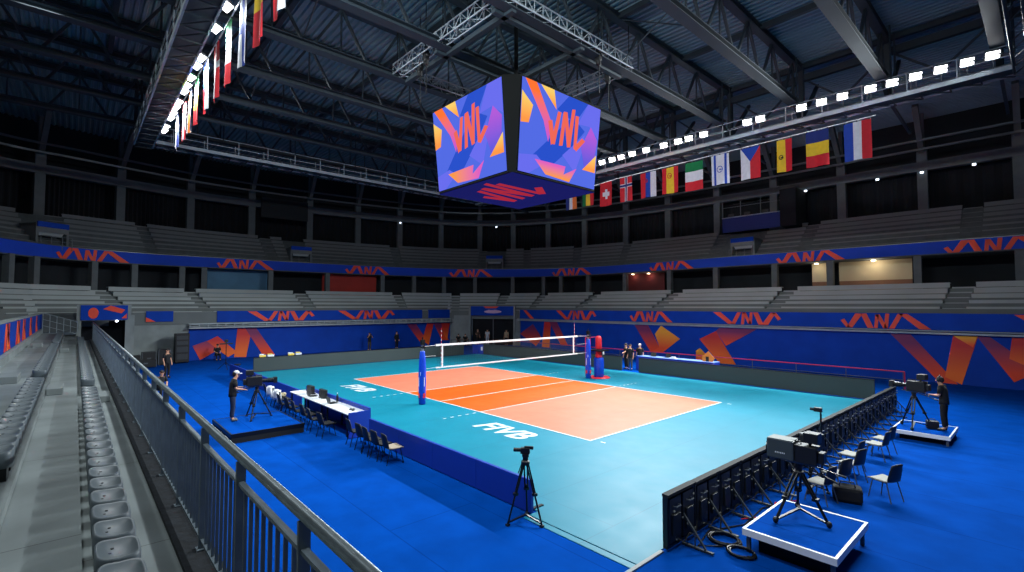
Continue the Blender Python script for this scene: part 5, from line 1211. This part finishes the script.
def person(label, loc, rz, pose=None, shirt=CLOTH_K, legs=JEANS, hair=HAIRM, cap=None, headset=False, short=True, shoes=BLK, h=1.0):
    J = {k: Vector(v) for k, v in BASE.items()}
    for k, v in (pose or {}).items(): J[k] = Vector(v)
    root = thing('person', label, 'person', loc, rz)
    ft = {}
    for s in 'LR':
        a = J['an'+s]; sh = (J['kn'+s]-a).normalized(); ft['to'+s] = a+Vector((0, .17, -.05)) if sh.z > .3 else a+Vector((0, .13, -.06))
    jb = dict(J); jb.update(ft)
    ed = [('pel','sp'),('sp','ch'),('ch','nk'),('nk','hd'),('hd','tp'),('ch','shL'),('shL','elL'),('elL','wrL'),('ch','shR'),('shR','elR'),('elR','wrR'),('pel','hiL'),('hiL','knL'),('knL','anL'),('anL','toL'),('pel','hiR'),('hiR','knR'),('knR','anR'),('anR','toR')]
    rd = dict(pel=.105, sp=.105, ch=.115, nk=.05, hd=.082, tp=.07, shL=.055, shR=.055, elL=.04, elR=.04, wrL=.028, wrR=.028, hiL=.085, hiR=.085, knL=.058, knR=.058, anL=.04, anR=.04, toL=.03, toR=.03)
    for s, sx in (('L', -1), ('R', 1)):
        w = J['wr'+s]; d = (w-J['el'+s]).normalized(); side = d.cross(Vector((0,0,1)))
        side = side.normalized() if side.length > .1 else Vector((0,1,0))
        pm = w+d*.075; jb['pm'+s] = pm; rd['pm'+s] = (.032, .022); ed.append(('wr'+s, 'pm'+s)); up = side.cross(d)
        for i in range(4):
            ln = (.030, .036, .034, .027)[i]; b0 = pm+side*(.026*(i-1.5)*.62)+d*.02; b1 = b0+d*ln-up*.008; b2 = b1+d*ln*.7-up*.022
            for nm, p, r_ in ((('f%d%s' % (i, s)), b0, .0095), (('g%d%s' % (i, s)), b1, .009), (('h%d%s' % (i, s)), b2, .008)): jb[nm] = p; rd[nm] = r_
            ed += [('pm'+s, 'f%d%s' % (i, s)), ('f%d%s' % (i, s), 'g%d%s' % (i, s)), ('g%d%s' % (i, s), 'h%d%s' % (i, s))]
        t0 = w+d*.035+side*sx*.03; t1 = t0+d*.03+side*sx*.02-up*.01; jb['t'+s] = t0; jb['u'+s] = t1; rd['t'+s] = .011; rd['u'+s] = .009; ed += [('wr'+s, 't'+s), ('t'+s, 'u'+s)]
    body = skin_obj('body', jb, ed, rd, SKIN, root)
    fwd = (J['tp']-J['nk']); hd = J['hd'].lerp(J['tp'], .4); f = Vector((0, 1, 0)); f = (f-fwd.normalized()*f.dot(fwd.normalized())).normalized(); sd = f.cross(fwd).normalized()
    MB().prism([hd+f*.075-sd*.014+Vector((0,0,.01)), hd+f*.075+sd*.014+Vector((0,0,.01)), hd+f*.085+Vector((0,0,.045))], f*.028).build('nose', SKIN, root, True)
    MB().ell(hd+f*.082-sd*.03+Vector((0,0,.05)), (.011,.007,.007), 6, 5).ell(hd+f*.082+sd*.03+Vector((0,0,.05)), (.011,.007,.007), 6, 5).build('eyes', BLK, root)
    MB().cbox(hd+f*.086+Vector((0,0,-.022)), (.042, .008, .009)).build('mouth', mat('lip', (150,80,70), .5) if 'lip' not in MATS else MATS['lip'], root)
    MB().ell(hd-sd*.088+Vector((0,0,.025)), (.014,.024,.034), 6, 5).ell(hd+sd*.088+Vector((0,0,.025)), (.014,.024,.034), 6, 5).build('ears', SKIN, root)
    hc = J['tp']-f*.022+Vector((0,0,-.01)); mb = MB().ell(hc, (.094, .098, .082), 12, 8).ell(hc-f*.035-Vector((0,0,.05)), (.085, .07, .085), 10, 7)
    mb.build('hair', hair, root, True)
    if cap is not None:
        MB().ell(J['tp']+Vector((0,0,.012)), (.1, .105, .078), 12, 8).cbox(J['tp']+f*.12+Vector((0,0,.0)), (.13, .13, .014)).build('cap', cap, root, True)
    if headset:
        MB().pipe([hd+sd*.1*math.cos(a)+Vector((0,0,.03))+Vector((0,0,1))*.145*math.sin(a)-f*.01 for a in frange(0, PI, 10)], .014, 6).ell(hd+sd*.1+Vector((0,0,.025)), (.022,.042,.05), 8, 6).ell(hd-sd*.1+Vector((0,0,.025)), (.022,.042,.05), 8, 6).build('headset', BLK, root)
    # shirt: rings lofted up the trunk, plus sleeves
    axis = [(J['pel']+(J['pel']-J['sp']).normalized()*.10, .158, .128), (J['pel'], .158, .128), (J['sp'], .148, .118), (J['ch'], .172, .128), (J['ch'].lerp(J['nk'], .45), .178, .105), (J['ch'].lerp(J['nk'], .78), .10, .075), (J['nk']+(J['nk']-J['ch'])*.06, .062, .058)]
    sx = (J['shR']-J['shL']).normalized(); n = 14; v = []; fs = []
    for k, (c, a, b) in enumerate(axis):
        d = (axis[min(k+1, 6)][0]-axis[max(k-1, 0)][0]).normalized(); fy = d.cross(sx).normalized()
        for i in range(n): t = 2*PI*i/n; v.append(c+sx*(a*math.cos(t))+fy*(b*math.sin(t)))
    for k in range(6):
        for i in range(n): fs.append((k*n+i, k*n+(i+1) % n, (k+1)*n+(i+1) % n, (k+1)*n+i))
    fs += [tuple(range(n-1, -1, -1)), tuple(range(6*n, 7*n))]
    mb = MB().add(v, fs)
    for s in 'LR':
        a = J['sh'+s]; e = a.lerp(J['el'+s], .75 if short else 1.0); mb.tube(a, e, .072, 10, .06); mb.ell(a, (.074, .074, .074), 10, 7)
        if not short: mb.ell(e, (.058, .058, .058), 8, 6); mb.tube(e, J['el'+s].lerp(J['wr'+s], .92), .056, 10, .042)
    mb.build('shirt', shirt, root, True)
    tj = {'pel': J['pel'], 'wst': J['pel'].lerp(J['sp'], .6)}; te = [('pel','wst')]; tr = dict(pel=.122, wst=.116)
    for s in 'LR':
        tj['hi'+s] = J['hi'+s]; tj['kn'+s] = J['kn'+s]; tj['cu'+s] = J['kn'+s].lerp(J['an'+s], .93); te += [('pel','hi'+s),('hi'+s,'kn'+s),('kn'+s,'cu'+s)]; tr['hi'+s] = .1; tr['kn'+s] = .072; tr['cu'+s] = .06
    skin_obj('trousers', tj, te, tr, legs, root)
    for s in 'LR':
        a = J['an'+s]; t = ft['to'+s]
        skin_obj('shoe', dict(a=a+Vector((0,-.02,-.035)), b=a.lerp(t, .6)+Vector((0,0,-.005)), c=t+Vector((0,.02,.0))), [('a','b'),('b','c')], dict(a=.05, b=.048, c=.035), shoes, root)
    root.scale = (h, h, h)
    return root
reach = dict(ch=(0,.03,1.32), nk=(0,.05,1.47), hd=(0,.10,1.56), tp=(0,.10,1.68), shL=(-.17,.04,1.41), shR=(.17,.04,1.41), elL=(-.23,.06,1.15), wrL=(-.15,.30,1.14), elR=(.23,.06,1.15), wrR=(.17,.30,1.10))
person('person in black T-shirt and jeans with a pale cap operating the left platform camera', (-.72, -12.88, .3), math.radians(-4), reach, CLOTH_K, JEANS, HAIRM, CAPW, False, True, mat('grey_shoe', (90,92,96), .7))
person('person in black with headphones standing behind the far right camera', (16.28, 3.95, .3), math.radians(82), reach, CLOTH_K, CLOTH_K, HAIRM, None, True)
cam_up = dict(elL=(-.26,.16,1.24), wrL=(-.09,.27,1.50), elR=(.26,.16,1.24), wrR=(.09,.27,1.50))
sit = dict(pel=(0,0,.52), sp=(0,.02,.68), ch=(0,.06,.88), nk=(0,.10,1.04), hd=(0,.15,1.13), tp=(0,.16,1.25), shL=(-.17,.07,.98), shR=(.17,.07,.98), elL=(-.23,.12,.72), wrL=(-.13,.36,.66), elR=(.23,.12,.72), wrR=(.13,.36,.66),
 hiL=(-.1,.02,.50), knL=(-.13,.44,.50), anL=(-.13,.42,.09), hiR=(.1,.02,.50), knR=(.13,.44,.50), anR=(.13,.42,.09))
def photo_cam(x, y, z, rz, label):
    r = thing('still_camera', label, 'camera', (x, y, z), rz); MB().box(-.08, -.05, -.055, .08, .04, .055).box(-.03, -.04, .055, .03, .03, .085).build('body', BLK, r); MB().tube((0, .04, 0), (0, .26, 0), .045, 12).build('lens', BLK_M, r)
person('photographer in dark clothes raising a camera before the far end wall, left one', (-26.0, 4.4, 0), math.radians(-95), cam_up, CLOTH_K, mat('olive_cloth', (60,58,46), .9))
photo_cam(-26.0+.30, 4.37, 1.54, math.radians(-95), 'black camera held up by the left photographer')
person('person in dark clothes standing alone before the far end wall', (-26.1, 7.4, 0), math.radians(-80), None, CLOTH_K, CLOTH_K, HAIRM, None, False, False)
def stool(x, y, label):
    r = thing('stool', label, 'stool', (x, y, 0)); MB().box(-.2, -.2, .37, .2, .2, .41).build('seat', BLK, r, bevel=.01)
    for sx in (-1, 1):
        for sy in (-1, 1): MB().tube((sx*.16, sy*.16, .37), (sx*.18, sy*.18, 0), .014, 6).build('leg', BLK_M, r)
person('person in black seated before the left end wall banner', (-26.1, -8.55, 0), math.radians(-85), sit, CLOTH_K, CLOTH_K); stool(-26.1, -8.55, 'black stool under the seated person at the left end wall')
person('person in black standing on the carpet near the dark flight cases', (-17.25, -12.85, 0), math.radians(-60), None, CLOTH_K, CLOTH_K, HAIRM)
person('person crouched on a black stool just beyond the railing, bare forearms', (-9.6, -14.0, 0), math.radians(-75), sit, CLOTH_K, CLOTH_K); stool(-9.6, -14.0, 'black stool under the person just beyond the railing')
person('person in dark clothes seated at the small table by the grey corner wall, left one', (-25.0, 14.3, 0), math.radians(-120), sit, CLOTH_K, KHAKI); stool(-25.0, 14.3, 'black stool of the left person at the corner table')
person('person in dark clothes seated at the small table by the grey corner wall, right one', (-24.3, 14.75, 0), math.radians(-130), sit, CLOTH_K, CLOTH_K, mat('brown_hair', (90,64,44), .7)); stool(-24.3, 14.75, 'black stool of the right person at the corner table')
r = thing('folding_table', 'small black table in front of the two seated people in the corner', 'table', (-24.25, 14.0, 0), math.radians(-125)); MB().box(-1.0, -.25, .68, 1.0, .25, .72).build('table_top', BLK, r)
for sx in (-1, 1):
    for sy in (-1, 1): MB().tube((sx*.9, sy*.2, .68), (sx*.9, sy*.22, 0), .018, 6).build('leg', BLK_M, r)
point = dict(elR=(.30,.12,1.24), wrR=(.32,.36,1.20))
person('person in brown and black reaching out at the left of the corner tunnel', (-24.1, 16.3, 0), math.radians(-100), point, KHAKI, CLOTH_K, mat('fair_hair', (150,120,84), .7))
person('person in a white shirt standing in the corner tunnel', (-23.5, 17.2, 0), math.radians(-140), None, SHIRTW, SHIRTW, HAIRM)
person('person in a pale top at the right edge of the corner tunnel', (-21.6, 18.35, 0), math.radians(-150), None, mat('tan_shirt', (180,160,130), .85), CLOTH_K, mat('dark_hair_b', (60,44,34), .7))
person('person in black standing in the gap between the far grey barriers, left one', (-1.05, 11.3, 0), math.radians(160), None, CLOTH_K, CLOTH_K, HAIRM, BLK)
person('person in black standing in the gap between the far grey barriers, right one', (-.55, 11.05, 0), math.radians(-170), point, CLOTH_K, mat('grey_cloth', (64,66,66), .9), HAIRM)
person('person in black with a pale cap behind the other two in the barrier gap', (-.25, 11.75, 0), math.radians(-160), None, CLOTH_K, CLOTH_K, HAIRM, CAPW)
